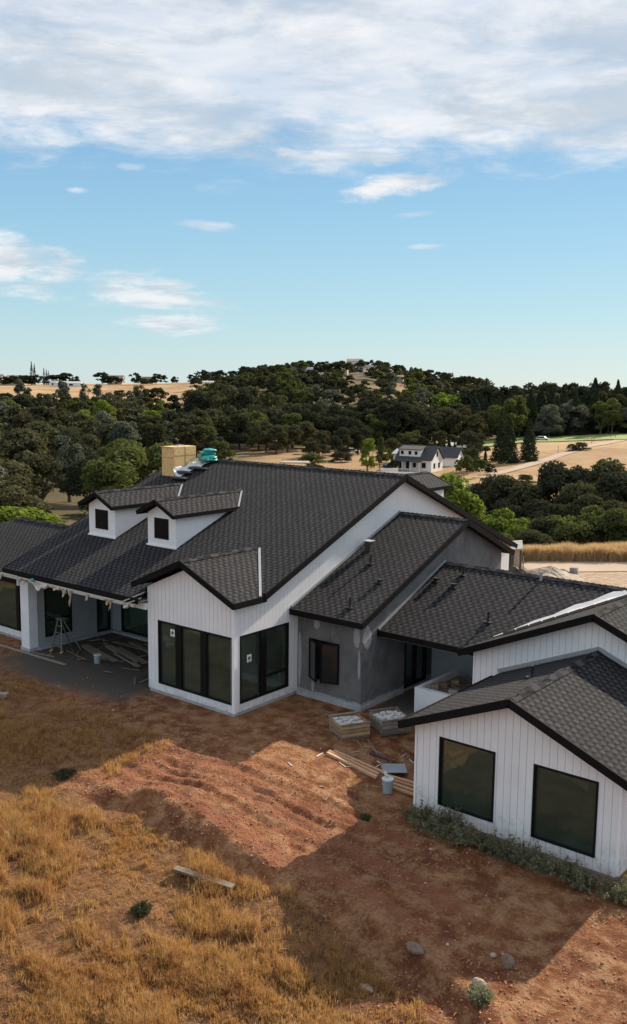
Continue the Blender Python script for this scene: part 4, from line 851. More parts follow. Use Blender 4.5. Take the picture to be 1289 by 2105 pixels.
for (x, y, c_, l, nm, mt_, fl) in ((-8.85, 12.55, (.15, .11, .05), 'flat pale stone slab in the dry grass', 'stone_slab', 'slab_pale', .6), (-7.0, 14.3, (.14, .11, .13), 'grey rounded rock on the red dirt', 'rock', 'rock', 1.), (-8.5, 13.6, (.17, .12, .10), 'reddish half buried rock left of the grey rock', 'rock', 'rock', 1.), (-7.1, 13.45, (.13, .10, .09), 'pale split rock behind the green weed', 'rock', 'slab_pale', 1.), (-7.35, 14.4, (.06, .05, .04), 'small pale stone left of the grey rock', 'rock', 'slab_pale', 1.), (-10.3, 17.0, (.07, .05, .03), 'small pale chip on dirt before the bedroom wing', 'rock', 'slab_pale', 1.), (-22.2, 17.6, (.06, .05, .04), 'small pale chip before the bay foundation', 'rock', 'slab_pale', 1.), (-16.6, 17.9, (.07, .05, .05), 'small pale chip before the stucco room', 'rock', 'slab_pale', 1.)):
    z0 = gz(x, y); tag(MB().blob((x, y, z0 + c_[2] * .45), c_, int(abs(x * 37)), 3, .22).build(nm, mt_, origin=(x, y, z0)), l, 'rock' if nm == 'rock' else 'slab')
# behind the house: shed, gravel heap, block, post
sx, sy = at(1062, 49.6)[:2]
t = thing('shed', 'dark open shed with junk on its flat roof behind the stucco gable', 'shed', (sx, sy, 0))
def L(px, dd, z): v = at(px, dd); return (v.x, v.y, z)
b = MB()
for px in (1046, 1060, 1078): 
    for dd in (48.6, 50.6): b.tube(L(px, dd, -.1), L(px, dd, 1.42), .06, .06, 8)
b.build('post', 'dark_steel', t)
MB().prism([L(1028, 48.3, 1.42), L(1082, 48.3, 1.52), L(1080, 51, 1.52), L(1026, 51, 1.42)], (0, 0, .06)).build('roof', 'grey_rubble', t)
MB().prism([L(1064, 50.5, 0), L(1078, 50.5, 0), L(1078, 50.5, 1.45), L(1064, 50.5, 1.45)], (.05, .05, 0)).build('wall', 'slab_pale', t)
MB().prism([L(1044, 50.6, 0), L(1063, 50.6, 0), L(1063, 50.6, 1.4), L(1044, 50.6, 1.4)], (.05, .05, 0)).build('wall', 'dark_steel', t)
for i, (px, c_) in enumerate(((1040, 'paper_white'), (1049, 'roof_far_red'), (1056, 'paper_white'))):
    p = at(px, 49.4, 1.58); tag(MB().blob(tuple(p), (.22, .2, .07), i + 60, 2, .4).build('junk', c_, origin=tuple(p)), ['white junk on the left of the shed roof', 'reddish junk in the middle of the shed roof', 'white junk on the right of the shed roof'][i], 'junk', 'junk on the shed roof')
for i, px in enumerate((1068, 1072)):
    p = at(px, 49.2, .15); tag(MB().blob(tuple(p), (.3, .25, .3), i + 70, 2, .5).build('junk', 'dark_steel', origin=(p.x, p.y, 0)), ['dark heap against the shed, left part', 'dark heap against the shed, right part'][i], 'junk', 'dark heaps by the shed')
b = MB(); p = at(1140, 48.6, 0); ns = 22; vs = [(p.x, p.y, .62)]
for j in range(1, 7):
    for i in range(ns):
        a = 2 * math.pi * i / ns; r_ = 1.35 * j / 6 * (1 + .15 * math.sin(3 * a + j)); vs.append((p.x + r_ * math.cos(a) * 1.25, p.y + r_ * math.sin(a), max(-.05, .62 * (1 - j / 6) ** .9 + rd.uniform(-.03, .03))))
b.add(vs, [(0, 1 + i, 1 + (i + 1) % ns) for i in range(ns)] + [(1 + j * ns + i, 1 + (j + 1) * ns + i, 1 + (j + 1) * ns + (i + 1) % ns, 1 + j * ns + (i + 1) % ns) for j in range(5) for i in range(ns)])
tag(b.build('gravel_heap', 'slab_pale', fixn=True, origin=(p.x, p.y, 0)), 'pale cone of gravel on the yard beyond the roofs', 'gravel heap')
p = at(1190, 49, 0); tag(MB().beam((p.x - .2, p.y, .22), (p.x + .2, p.y + .1, .24), .32, .42).build('stone_block', 'grey_rubble', origin=tuple(p)), 'square grey block right of the gravel heap', 'block')
p = at(1171, 49, 0); tag(MB().blob((p.x, p.y, .12), (.3, .25, .2), 4, 2, .4).build('rubble_piece', 'grey_rubble', origin=tuple(p)), 'dark lump between gravel heap and square block', 'rubble')
p = at(1084, 48.5, 0); tag(MB().tube(tuple(p), (p.x, p.y, 1.15), .03, .03, 6).build('stake', 'wood_grey', origin=tuple(p)), 'thin stake standing right of the open shed', 'stake')

# ------------------------------------------------------------------ trees
def crown_mesh(name, kind, seed, n, ls):
    rg = np.random.RandomState(seed); C_ = []; Rr = []
    if kind == 'oak':
        k = 20
        for i in range(k):
            a = rg.uniform(0, 6.28); h = rg.uniform(.0, 1.) ** .9; rad = .37 * math.sqrt(max(.02, 1 - (abs(h - .38) / .64) ** 2)) * rg.uniform(.4, 1.08)
            C_.append((math.cos(a) * rad, math.sin(a) * rad, .15 + h * .70)); Rr.append(rg.uniform(.09, .17))
    elif kind == 'tall':
        for i in range(26):
            a = rg.uniform(0, 6.28); h = rg.uniform(0, 1); rad = .22 * (1 - .6 * abs(h - .4)) * rg.uniform(.3, 1); C_.append((math.cos(a) * rad, math.sin(a) * rad, .2 + h * .7)); Rr.append(rg.uniform(.08, .13))
    elif kind == 'shrub':
        for i in range(22):
            a = rg.uniform(0, 6.28); h = rg.uniform(0, 1); rad = .42 * math.sqrt(max(.05, 1 - h * h)) * rg.uniform(.4, 1); C_.append((math.cos(a) * rad, math.sin(a) * rad, .08 + h * .72)); Rr.append(rg.uniform(.13, .22))
    if kind == 'conifer':
        h = rg.uniform(0, 1, n) ** 1.25; lay = np.sin(h * 75 + rg.uniform(0, 6)) * .12; a = rg.uniform(0, 6.283, n)
        rad = (.20 * (1 - h) ** .85 + .012) * (1 + lay) * np.sqrt(rg.uniform(.25, 1, n)) * (1 + .18 * np.sin(a * 3 + h * 20)); P = np.stack([np.cos(a) * rad, np.sin(a) * rad, .06 + .94 * h - rad * .25], 1)
        nrm = np.stack([np.cos(a), np.sin(a), np.full(n, .5)], 1) + rg.normal(0, .5, (n, 3))
    elif kind == 'cypress':
        h = rg.uniform(0, 1, n); a = rg.uniform(0, 6.283, n); rad = .075 * np.minimum(1, (1 - h) * 2.2) * np.minimum(1, h * 6 + .5) * np.sqrt(rg.uniform(.3, 1, n)); P = np.stack([np.cos(a) * rad, np.sin(a) * rad, h], 1); nrm = np.stack([np.cos(a), np.sin(a), 0 * h + .3], 1) + rg.normal(0, .4, (n, 3))
    else:
        C_ = np.array(C_); Rr = np.array(Rr); i = rg.choice(len(C_), n, p=Rr ** 2 / (Rr ** 2).sum()); u = rg.normal(0, 1, (n, 3)); u /= np.linalg.norm(u, axis=1)[:, None]; u[:, 2] = np.where(u[:, 2] < -.3, -u[:, 2], u[:, 2])
        P = C_[i] + u * (Rr[i] * rg.uniform(.55, 1.1, n))[:, None] * np.array([1, 1, .92]); nrm = u + rg.normal(0, .55, (n, 3))
    nrm /= np.linalg.norm(nrm, axis=1)[:, None]; t1 = np.cross(nrm, rg.normal(0, 1, (n, 3))); t1 /= np.linalg.norm(t1, axis=1)[:, None]; t2 = np.cross(nrm, t1)
    s_ = ls * rg.uniform(.6, 1.3, n)[:, None]
    q = np.stack([P - t1 * s_, P + t2 * s_ * .65, P + t1 * s_, P - t2 * s_ * .65], 1).reshape(-1, 3)
    me = bpy.data.meshes.new(name); me.vertices.add(4 * n); me.vertices.foreach_set('co', q.ravel()); me.loops.add(4 * n); me.loops.foreach_set('vertex_index', np.arange(4 * n)); me.polygons.add(n); me.polygons.foreach_set('loop_start', np.arange(n) * 4); me.update()
    return me
def trunk_mesh(name, seed, kind='oak'):
    rd = random.Random(seed); b = MB()
    if kind in ('conifer', 'cypress'): b.tube((0, 0, -.03), (0, 0, .9), .016, .003, 7)
    else:
        b.tube((0, 0, -.05), (.01, 0, .22), .032, .024, 8)
        for i in range(5):
            a = i * 1.26 + rd.uniform(-.3, .3); r_ = rd.uniform(.16, .28); m1 = (math.cos(a) * r_ * .4, math.sin(a) * r_ * .4, .38); e = (math.cos(a) * r_, math.sin(a) * r_, rd.uniform(.55, .75)); b.tube((.01, 0, .2), m1, .018, .013, 6); b.tube(m1, e, .013, .004, 5)
    me = bpy.data.meshes.new(name); me.from_pydata(b.v, [], b.f); me.materials.append(MATS['bark']); uvs(me); return me
CR = {}; TR = {}
def get_crown(kind, lod, var, mt_):
    key = (kind, lod, var, mt_)
    if key not in CR:
        base = (kind, lod, var)
        if base not in CR:
            n, ls = {('oak', 0): (10500, .020), ('oak', 1): (4500, .027), ('oak', 2): (1300, .045), ('tall', 1): (4200, .022), ('tall', 2): (1500, .035), ('shrub', 0): (12000, .02), ('shrub', 1): (4000, .03), ('conifer', 1): (5200, .018), ('conifer', 2): (2200, .024), ('cypress', 2): (500, .02)}[(kind, lod)]
            CR[base] = crown_mesh('crown_' + kind, kind, 11 + var * 7 + lod, n, ls)
        me = CR[base].copy(); me.materials.append(MATS[mt_]); CR[key] = me
    return CR[key]
rt = random.Random(77)
REC = []
def tree(px, dd, h, wd=1., kind='oak', mt_='leaf_oak', lod=1, label='', group=None, name=None, z=None, cat='tree'):
    if kind == 'oak' and group and name is None: REC.append((h * wd / dd, (px, dd, h, wd, kind, mt_, lod, label, group, name, z, cat)))
    else: return tree_(px, dd, h, wd, kind, mt_, lod, label, group, name, z, cat)
def tree_(px, dd, h, wd=1., kind='oak', mt_='leaf_oak', lod=1, label='', group=None, name=None, z=None, cat='tree'):
    p = at(px, dd); zz = gz(p.x, p.y) if z is None else z
    nm = name or {'oak': 'oak_tree', 'tall': 'leafy_tree', 'shrub': 'shrub', 'conifer': 'conifer_tree', 'cypress': 'cypress_tree'}[kind]
    t = bpy.data.objects.new(nm, None); COL.objects.link(t); t.location = (p.x, p.y, zz - .1); t.rotation_euler = (0, 0, rt.uniform(0, 6.28)); t.scale = (h * wd, h * wd, h); t.empty_display_size = .2
    tag(t, label, cat, group)
    c = bpy.data.objects.new('crown', get_crown(kind, lod, rt.randrange(5), mt_)); COL.objects.link(c); c.parent = t
    if kind != 'shrub':
        k2 = 'conifer' if kind in ('conifer', 'cypress') else 'oak'; kk = (k2, rt.randrange(3))
        if kk not in TR: TR[kk] = trunk_mesh('trunk_' + k2, kk[1], k2)
        q = bpy.data.objects.new('trunk', TR[kk]); COL.objects.link(q); q.parent = t
    return t
def yd(y, z): return FOC * (10 - z) / (y - 791)
# A: wood on the left
cnt = 0
for row in range(17):
    dd = 96 * (1.097 ** row)
    stepx = max(5.6, 7.3) / dd * FOC
    px = -80 + rt.uniform(0, stepx)
    while px < 520:
        d2 = dd * rt.uniform(.965, 1.035); x2 = px + rt.uniform(-.25, .25) * stepx; px += stepx * rt.uniform(.85, 1.2)
        if d2 < 128 and x2 > 40 and x2 < 200: continue
        if d2 < 200 and x2 > 150 + 0 and x2 < 345 and d2 > 112 and rt.random() < .75: continue
        if 250 < d2 < 330 and 405 < x2 < 575: continue
        if x2 > 330 and d2 < 235: continue
        if d2 > 360 and x2 > 470: continue
        h = rt.uniform(8.5, 12.5); r_ = rt.random()
        mt_, lb, g = ('leaf_oak', 'grey green oak in the dense wood left of the chimney box', 'oaks of the left wood') if r_ < .5 else ('leaf_dark', 'very dark oak in the dense wood left of the chimney box', 'dark oaks of the left wood') if r_ < .74 else ('leaf_grey', 'silvery grey pine like tree in the left wood', 'silvery trees of the left wood') if r_ < .86 else ('leaf_mid', 'olive green leafy tree in the left wood', 'olive trees of the left wood')
        tree(x2, d2, h, rt.uniform(.95, 1.3), 'oak' if mt_ != 'leaf_grey' else 'tall', mt_, (0 if d2 < 150 and mt_ != 'leaf_grey' else 1) if d2 < 230 else 2, lb, g); cnt += 1
# brighter trees in the left wood
for (px, y, dd, h, wd, l) in ((215, 0, 262, 16, .8, 'tall bright green poplar in the middle of the left wood'), (182, 0, 275, 12, 1.3, 'wide yellow green tree left of the bright poplar'), (315, 0, 255, 13, .9, 'yellow green tree right of the bright poplar'), (248, 0, 152, 11, 1.0, 'round olive tree standing clear before the dark wood'), (20, 0, 62, 5.6, 1.7, 'bright green tree behind the left wing ridge'), (-25, 0, 60, 6, 1.5, 'bright green tree at the left edge behind the left wing'), (90, 0, 66, 4.2, 1.6, 'lowest bright green bush right of the left wing ridge')):
    tree(px, dd, h, wd, 'tall' if 'poplar' in l else 'oak', 'leaf_green' if 'olive' not in l else 'leaf_mid', 1 if 'poplar' in l or dd > 160 else 0, l)
# B: trees over the main ridge
for (px, dd, h, wd, k, mt_, l) in ((352, 195, 5.5, 1., 'oak', 'leaf_green', 'small bright green tree just right of the chimney box'), (385, 200, 5.6, 1., 'oak', 'leaf_mid', 'small olive tree behind the teal bundle'), (455, 205, 7.5, .9, 'oak', 'leaf_mid', 'olive green tree above the teal bundle'),
    (472, 300, 19, .8, 'oak', 'leaf_oak', 'tall dark oak with bare leaning trunk above the ridge'), (500, 305, 18, .8, 'oak', 'leaf_dark', 'tall dark oak right of the leaning one'), (432, 310, 18, .9, 'oak', 'leaf_oak', 'broad oak left of the leaning one'), (405, 300, 17, .9, 'oak', 'leaf_dark', 'broad dark oak above the chimney box'),
    (545, 262, 9.5, .95, 'oak', 'leaf_oak', 'open crowned oak standing in the brown field above the ridge'), (520, 330, 13, .9, 'oak', 'leaf_dark', 'dark oak at the corner of the brown field'), (640, 285, 13.5, .95, 'oak', 'leaf_dark', 'large dark oak below the brown field'), (612, 300, 13, .9, 'oak', 'leaf_oak', 'grey green oak left of the large dark one'), (665, 262, 7, 1.1, 'oak', 'leaf_oak', 'low oak right of the large dark one'),
    (715, 280, 11.5, 1.1, 'oak', 'leaf_dark', 'dark oak behind the bright green roadside tree'), (690, 240, 6.5, .85, 'oak', 'leaf_dark', 'small round dark oak left of the bright green roadside tree'), (755, 205, 8.6, .85, 'tall', 'leaf_green', 'bright green roadside tree above the main ridge'), (780, 222, 7.6, .5, 'tall', 'leaf_mid', 'slim olive tree right of the bright green roadside tree'),
    (812, 295, 15, 1.2, 'oak', 'leaf_dark', 'huge dark oak behind the farmhouse'), (775, 320, 17, 1.1, 'oak', 'leaf_dark', 'huge dark oak left behind the farmhouse'), (850, 300, 12, 1.2, 'oak', 'leaf_oak', 'wide grey green oak right behind the farmhouse'), (846, 260, 6, 1.6, 'oak', 'leaf_oak', 'low spreading oak directly behind the farmhouse dormer'),
    (590, 372, 8, .7, 'conifer', 'leaf_red', 'small dark red cone shaped tree alone in the brown field'), (575, 415, 12, 1.1, 'oak', 'leaf_oak', 'round oak at the top of the brown field'), (603, 425, 8, 1., 'oak', 'leaf_oak', 'smaller oak at the top of the brown field'),
    (884, 78, 9.7, .95, 'oak', 'leaf_green', 'vivid lime green tree between main gable and farmhouse'), (922, 80, 8.8, .95, 'oak', 'leaf_green', 'lime green tree touching the vivid one on its right'), (640, 215, 3.6, 2.4, 'shrub', 'leaf_mid', 'low olive bush touching the main ridge line'), (700, 235, 3., 2.2, 'shrub', 'leaf_dark', 'low dark bush just above the main ridge'),
    (960, 245, 8.5, 1.2, 'oak', 'leaf_dark', 'round dark tree right of the farmhouse garage'), (941, 238, 2.6, 1.6, 'shrub', 'leaf_mid', 'little olive bush right of the garage'), (997, 235, 4.5, .8, 'conifer', 'leaf_conifer', 'small dark conifer alone in the dry field'), (1045, 238, 11.6, 1.15, 'conifer', 'leaf_conifer', 'left one of the big dark conifers in the dry field'), (1028, 246, 10.8, 1.2, 'conifer', 'leaf_conifer', 'leftmost leaning member of the big field conifers'), (1086, 240, 10.8, 1.2, 'conifer', 'leaf_conifer', 'right one of the big dark conifers in the dry field'),
    (1040, 330, 15, 1., 'oak', 'leaf_mid', 'olive tree rising behind the big field conifers'), (1063, 335, 16, .9, 'tall', 'leaf_mid', 'tall olive tree rising behind the big field conifers')):
    tree(px, dd, h, wd, k, mt_, 1, l)
for i, px in enumerate((892, 902, 912, 922, 933)): tree(px, 243 + i, 5.4 + (i % 2) * .9, .95, 'conifer', 'leaf_conifer', 1, 'one of a row of small dark conifers behind the farmhouse garage', 'conifer row behind the farmhouse')
# C: wooded hill
HZ = [(430, 560, 'left shoulder'), (560, 700, 'left part'), (700, 860, 'crest below the villas'), (860, 990, 'right part')]
def crest(px): return 1
cnt2 = 0
for row in range(25):
    dd = 312 * (1.043 ** row)
    stepx = 8.6 / dd * FOC; px = 395 + rt.uniform(0, stepx)
    while px < 1010:
        d2 = dd * rt.uniform(.975, 1.025); x2 = px + rt.uniform(-.3, .3) * stepx; px += stepx * rt.uniform(.8, 1.25) * (1.25 if d2 < 370 else 1)
        if 500 < x2 < 650 and 345 < d2 < 460: continue
        if x2 < 500 and d2 < 360: continue
        if x2 > 860 and d2 < 350: continue
        if x2 < 500 and d2 > 620 and rt.random() < .5: continue
        if 655 < x2 < 695 and d2 < 460 and rt.random() < .6: continue
        pc = at(x2, d2)
        if d2 > 460 and float(fbm(np.array([pc.x]), np.array([pc.y]), .028, 3, 30)[0]) > .36: continue
        if 705 < x2 < 825 and 560 < d2 < 790 and rt.random() < .62: continue
        if 590 < x2 < 650 and 720 < d2 < 800 and rt.random() < .6: continue
        if 690 < x2 < 730 and 400 < d2 < 470: continue
        h = rt.uniform(6.5, 13.5); r_ = rt.random()
        mt_, l, g = ('leaf_dark', 'dark oak', 'dark') if r_ < .38 else ('leaf_oak', 'grey green oak', 'grey green') if r_ < .70 else ('leaf_mid', 'olive green oak', 'olive') if r_ < .88 else ('leaf_grey', 'pale grey green tree', 'pale')
        zn = [q[2] for q in HZ if q[0] <= x2 < q[1]]; zn = zn[0] if zn else ('left foot' if x2 < 500 else 'right foot')
        tree(x2, d2, h, rt.uniform(1.05, 1.45), 'oak', mt_, 2, '%s on the %s of the far wooded hill' % (l, zn), '%s trees, %s of the hill' % (g, zn)); cnt2 += 1
tree(915, 440, 15, 1.1, 'oak', 'leaf_green', 2, 'bright green tree on the right foot of the hill'); tree(903, 455, 13, 1.2, 'oak', 'leaf_green', 2, 'bright green tree just left of the other on the hill foot')
for i in range(40):
    px = 478 + (960 - 478) * (i + rt.uniform(-.35, .35)) / 40
    tree(px, rt.uniform(296, 326), rt.uniform(10.5, 14.), rt.uniform(1., 1.3), 'oak', rt.choice(['leaf_dark', 'leaf_oak', 'leaf_dark']), 1, 'oak of the long row at the far edge of the brown field', 'oaks along the field edge')
for (px, dd, h) in ((398, 262, 12), (412, 275, 13), (440, 285, 12), (490, 275, 11), (515, 285, 12), (530, 270, 9), (600, 280, 11), (628, 272, 9), (680, 285, 10), (566, 255, 8), (590, 262, 8.5), (655, 246, 7), (735, 262, 9), (420, 250, 9), (440, 240, 7), (575, 285, 11), (765, 290, 11), (868, 262, 6.5), (900, 268, 7.5), (980, 262, 7), (925, 285, 5.5), (792, 232, 5.5), (806, 240, 6.5), (955, 214, 5), (968, 220, 6), (812, 214, 3.2), (985, 205, 4.5), (1010, 212, 3.), (845, 268, 8), (826, 262, 7.5), (700, 255, 8), (640, 240, 6)):
    tree(px, dd, h, 1.1, 'oak', rt.choice(['leaf_dark', 'leaf_oak', 'leaf_mid']), 1, 'oak scattered over the brown field behind the main ridge', 'scattered field oaks')
# skyline trees on the hill
for px in range(545, 1000, 15):
    if 716 < px < 732 or 848 < px < 858: continue
    d2 = rt.uniform(850, 885); tree(px + rt.uniform(-4, 4), d2, rt.uniform(8.5, 12.5), rt.uniform(1., 1.5), 'oak', 'leaf_dark', 2, 'dark oak standing against the sky on the hill crest', 'skyline oaks on the hill crest')
# E: left ridge skyline
for (px, h, wd) in ((20, 8, 1.6), (37, 9, 1.5), (57, 9, 1.6), (66, 10, 1.5), (223, 10, 1.4), (247, 7, 1.5), (296, 7, 1.3), (314, 7, 1.3), (131, 9, 1.6), (8, 9, 1.7), (28, 10, 1.5), (46, 10, 1.5), (84, 11, 1.5), (104, 10, 1.5), (120, 10, 1.4), (141, 12, 1.6), (156, 9, 1.2), (213, 12.5, 1.4), (232, 9, 1.6), (280, 13, 1.1), (323, 11, 1.1), (335, 9, 1.1), (360, 8, 1.1), (392, 9, .9), (412, 14, 1.2), (425, 12, 1.1), (440, 11, 1.3), (455, 12, 1.2), (475, 10, 1.4), (495, 10, 1.4), (515, 11, 1.4), (535, 12, 1.4)):
    tree(px, 895 + rt.uniform(-10, 10), h * 1.02, wd * 1.15, 'oak', 'leaf_dark', 2, 'dark tree standing on the skyline of the far left ridge', 'skyline trees on the left ridge')
for (px, h) in ((68, 18), (74, 16), (93, 13), (98, 12), (102, 11)): tree(px, 915, h * 1.25, 1.1, 'cypress', 'leaf_conifer', 2, 'thin black cypress spire on the far left skyline', 'cypress spires on the left ridge')
for (px, dd, h) in ((45, 520, 17), (60, 470, 12), (130, 500, 15), (175, 480, 15), (200, 500, 14), (285, 470, 15), (215, 460, 10), (270, 450, 13)): tree(px, dd, h, .9, 'tall', 'leaf_grey', 2, 'tall silvery grey tree rising over the dry ridge field', 'silvery trees before the ridge field')
for i in range(46):
    px = rt.uniform(-60, 530); dd = rt.uniform(425, 540); tree(px, dd, rt.uniform(8, 12), rt.uniform(1., 1.4), 'oak', rt.choice(['leaf_dark', 'leaf_oak', 'leaf_oak', 'leaf_grey']), 2, 'oak at the upper edge of the left wood below the dry field', 'upper edge of the left wood')
# D: right belt of conifers and leafy trees
for i in range(84):
    px = 962 + 360 * (i + rt.uniform(-.6, .6)) / 84; dd = rt.uniform(338, 400)
    h = rt.uniform(12.5, 20.5) * (.85 if px < 1080 else 1)
    if i % 5 in (1, 3): tree(px, dd - 8, h * .74, rt.uniform(.85, 1.2), 'tall' if i % 2 else 'oak', rt.choice(['leaf_mid', 'leaf_oak', 'leaf_oak', 'leaf_grey']), 1, 'leafy olive tree among the conifers beyond the lawn', 'leafy trees of the right belt')
    else: tree(px, dd, h, rt.uniform(.85, 1.3), 'conifer', 'leaf_conifer', 1, 'tall dark conifer in the belt beyond the lawn', 'conifers of the right belt')
for i in range(26):
    px = 960 + 380 * i / 26; tree(px, rt.uniform(420, 480), rt.uniform(15, 20), rt.uniform(.8, 1.1), 'oak', 'leaf_dark', 2, 'dark tree behind the conifer belt', 'trees behind the right belt')
for (px, h) in ((976, 16), (994, 18)): tree(px, 560, h, .5, 'conifer', 'leaf_conifer', 2, 'lone thin spire on the skyline left of the conifer belt', 'two thin skyline spires')
# F: near oaks on the right
for (px, dd, h, wd, mt_, l) in ((1010, 96, 9.5, 1.1, 'leaf_dark', 'dark oak just right of the main gable end'), (1060, 92, 9.2, 1.1, 'leaf_oak', 'oak left of the tallest near oak'), (950, 100, 8.5, 1.1, 'leaf_oak', 'oak half hidden by the lime green trees'), (1105, 98, 9., 1., 'leaf_dark', 'dark oak just left of the tallest near oak'), (1163, 90, 10.3, .95, 'leaf_dark', 'tallest near oak against the dry field'), (1215, 84, 8, 1.15, 'leaf_oak', 'oak right of the tallest near oak'), (1262, 88, 9.6, 1.2, 'leaf_oak', 'wide dark oak at the right edge of the field'), (1310, 84, 8.6, 1.2, 'leaf_dark', 'dark oak cut by the right edge'), (1240, 74, 6.2, 1.3, 'leaf_oak', 'rounded oak in front of the wide right oak'), (1130, 78, 6.4, 1.3, 'leaf_dark', 'low dark oak before the tallest near oak'), (1040, 80, 6.4, 1.3, 'leaf_dark', 'low dark oak above the pale bushes'), (975, 82, 6.6, 1.2, 'leaf_dark', 'low dark oak beside the main gable roof'), (1190, 76, 6., 1.4, 'leaf_oak', 'low oak between the two tallest right oaks')):
    tree(px, dd, h, wd, 'oak', mt_, 0, l)
for (px, dd, h, wd, mt_, l) in ((920, 64, 4.2, 1.2, 'leaf_grey', 'grey green bush against the main gable roof edge'), (990, 62, 4.6, 1.2, 'leaf_mid', 'olive bush left of the brightest near bush'), (1042, 64, 5.3, 1.15, 'leaf_green', 'brightest yellow green near bush'), (1085, 62, 3.6, 1.3, 'leaf_green', 'lower bright bush right of the brightest one'), (1015, 59, 3.3, 1.3, 'leaf_mid', 'olive bush in front of the brightest near bush'), (1125, 60, 3.8, 1.4, 'leaf_oak', 'dull green bush in the middle of the right hedge'), (1165, 60, 4.2, 1.3, 'leaf_mid', 'upright olive bush behind the tall dry grass'), (1205, 61, 3.6, 1.4, 'leaf_oak', 'dull bush left of the rightmost green bushes'), (1245, 61, 4.6, 1.3, 'leaf_mid', 'fresh green bush near the right edge'), (1290, 60, 4.2, 1.4, 'leaf_mid', 'olive green bush cut by the right edge'), (1100, 58, 2.6, 1.7, 'leaf_oak', 'lowest dull bush touching the dry grass')):
    tree(px, dd, h, wd, 'oak', mt_, 0, l, name='bush', cat='bush')
for (px, dd, h) in ((1176, 268, 2.2), (1192, 270, 2.6), (1080, 190, 2.2), (1000, 222, 1.)): tree(px, dd, h, 2.2, 'shrub', 'leaf_oak', 1, {1176: 'dark round bush on the edge of the dirt road', 1192: 'larger dark bush beside the dirt road', 1080: 'small bush in the dry field above the near oaks', 1000: 'tiny bush below the small lone conifer'}[px], cat='bush')

REC.sort(key=lambda r: -r[0])
NOAK = sum(1 for o in bpy.data.objects if o.name.startswith('oak_tree'))
for _, a in REC[:292 - NOAK]: tree_(*a)
far = {}
for _, a in REC[292 - NOAK:]: far.setdefault(a[5], []).append(a)
Vs = []; Fm = []; mats_ = sorted(far); tot = 0
for mi, mk in enumerate(mats_):
    for a in far[mk]:
        px, dd, h, wd = a[:4]; src = get_crown('oak', 2, rt.randrange(5), mk); nv = len(src.vertices); q = np.empty(nv * 3); src.vertices.foreach_get('co', q); q = q.reshape(-1, 4, 3)
        q = q[rt.randrange(2)::2] if dd > 520 else q
        c0 = q.mean(1, keepdims=True); q = c0 + (q - c0) * (1.35 if dd > 520 else 1.); p = at(px, dd); an = rt.uniform(0, 6.28); ca, sa = math.cos(an), math.sin(an)
        x = q[..., 0] * ca - q[..., 1] * sa; y = q[..., 0] * sa + q[..., 1] * ca
        Vs.append(np.stack([x * h * wd + p.x, y * h * wd + p.y, q[..., 2] * h + gz(p.x, p.y) - .1], -1).reshape(-1, 3)); Fm.append(np.full(len(q), mi)); tot += len(q)
if tot:
    V = np.concatenate(Vs); me = bpy.data.meshes.new('far_wood'); me.vertices.add(len(V)); me.vertices.foreach_set('co', V.ravel()); me.loops.add(len(V)); me.loops.foreach_set('vertex_index', np.arange(len(V))); me.polygons.add(tot); me.polygons.foreach_set('loop_start', np.arange(tot) * 4)
    for mk in mats_: me.materials.append(MATS[mk])
    me.polygons.foreach_set('material_index', np.concatenate(Fm).astype(np.int32)); me.update(); o = bpy.data.objects.new('far_wood', me); COL.objects.link(o); o['kind'] = 'stuff'; tag(o, 'distant dark woodland covering the far hill', 'woodland')
print('oaks', NOAK, 'rec', len(REC), 'far quads', tot)

# ------------------------------------------------------------------ far buildings
def gable_house(px, dd, wd, dp, ht, rh, yaw, wm, rm, label, cat='house', wins=(), group=None, porch=False, name='house'):
    p = at(px, dd); z = gz(p.x, p.y); t = thing(name, label, cat, (p.x, p.y, z), group, yaw)
    Mx = Matrix.Translation((p.x, p.y, z)) @ Matrix.Rotation(yaw, 4, 'Z')
    def go_(b, nm, m2, par=t): b.v = [tuple(Mx @ Vector(v)) for v in b.v]; return b.build(nm, m2, par)
    a, c = wd / 2, dp / 2
    b = MB().prism([(-a, -c, -1), (-a, c, -1), (-a, c, ht), (-a, 0, ht + rh), (-a, -c, ht)], (wd, 0, 0)); go_(b, 'wall', wm)
    k = rh / c; o_ = .4; th = .18
    b = MB().prism([(-a - o_, 0, ht + rh + .12), (-a - o_, -c - o_, ht - o_ * k + .12), (-a - o_, -c - o_, ht - o_ * k + .12 + th), (-a - o_, 0, ht + rh + .12 + th)], (wd + 2 * o_, 0, 0))
    b.prism([(-a - o_, .001, ht + rh + .12), (-a - o_, c + o_, ht - o_ * k + .12), (-a - o_, c + o_, ht - o_ * k + .12 + th), (-a - o_, .001, ht + rh + .12 + th)], (wd + 2 * o_, 0, 0)); go_(b, 'roof', rm)
    for (f, u, zz, ww, hh) in wins:
        b = MB()
        if f == 'f': b.box((u - ww / 2, -c - .05, zz), (u + ww / 2, -c - .01, zz + hh))
        else: b.box((a + .01, u - ww / 2, zz), (a + .05, u + ww / 2, zz + hh))
        go_(b, 'window', 'black_frame')
    return t, go_
YH = R(8)
fh, gg = gable_house(862, 222, 9.0, 6.6, 2.9, 2.8, YH, 'wall_far_white', 'roof_far_dark', 'white two storey farmhouse with dark roof and long dormer', 'house',
    [('f', -3.5, .6, .9, 1.7), ('f', -1.6, .6, .8, 1.7), ('f', .2, .9, .8, 1.1), ('f', 2.6, .9, 1., 1.2), ('s', -1.5, .8, .9, 1.2), ('s', 1.2, .8, .9, 1.2), ('s', 0, 3.5, .7, 1.2)])
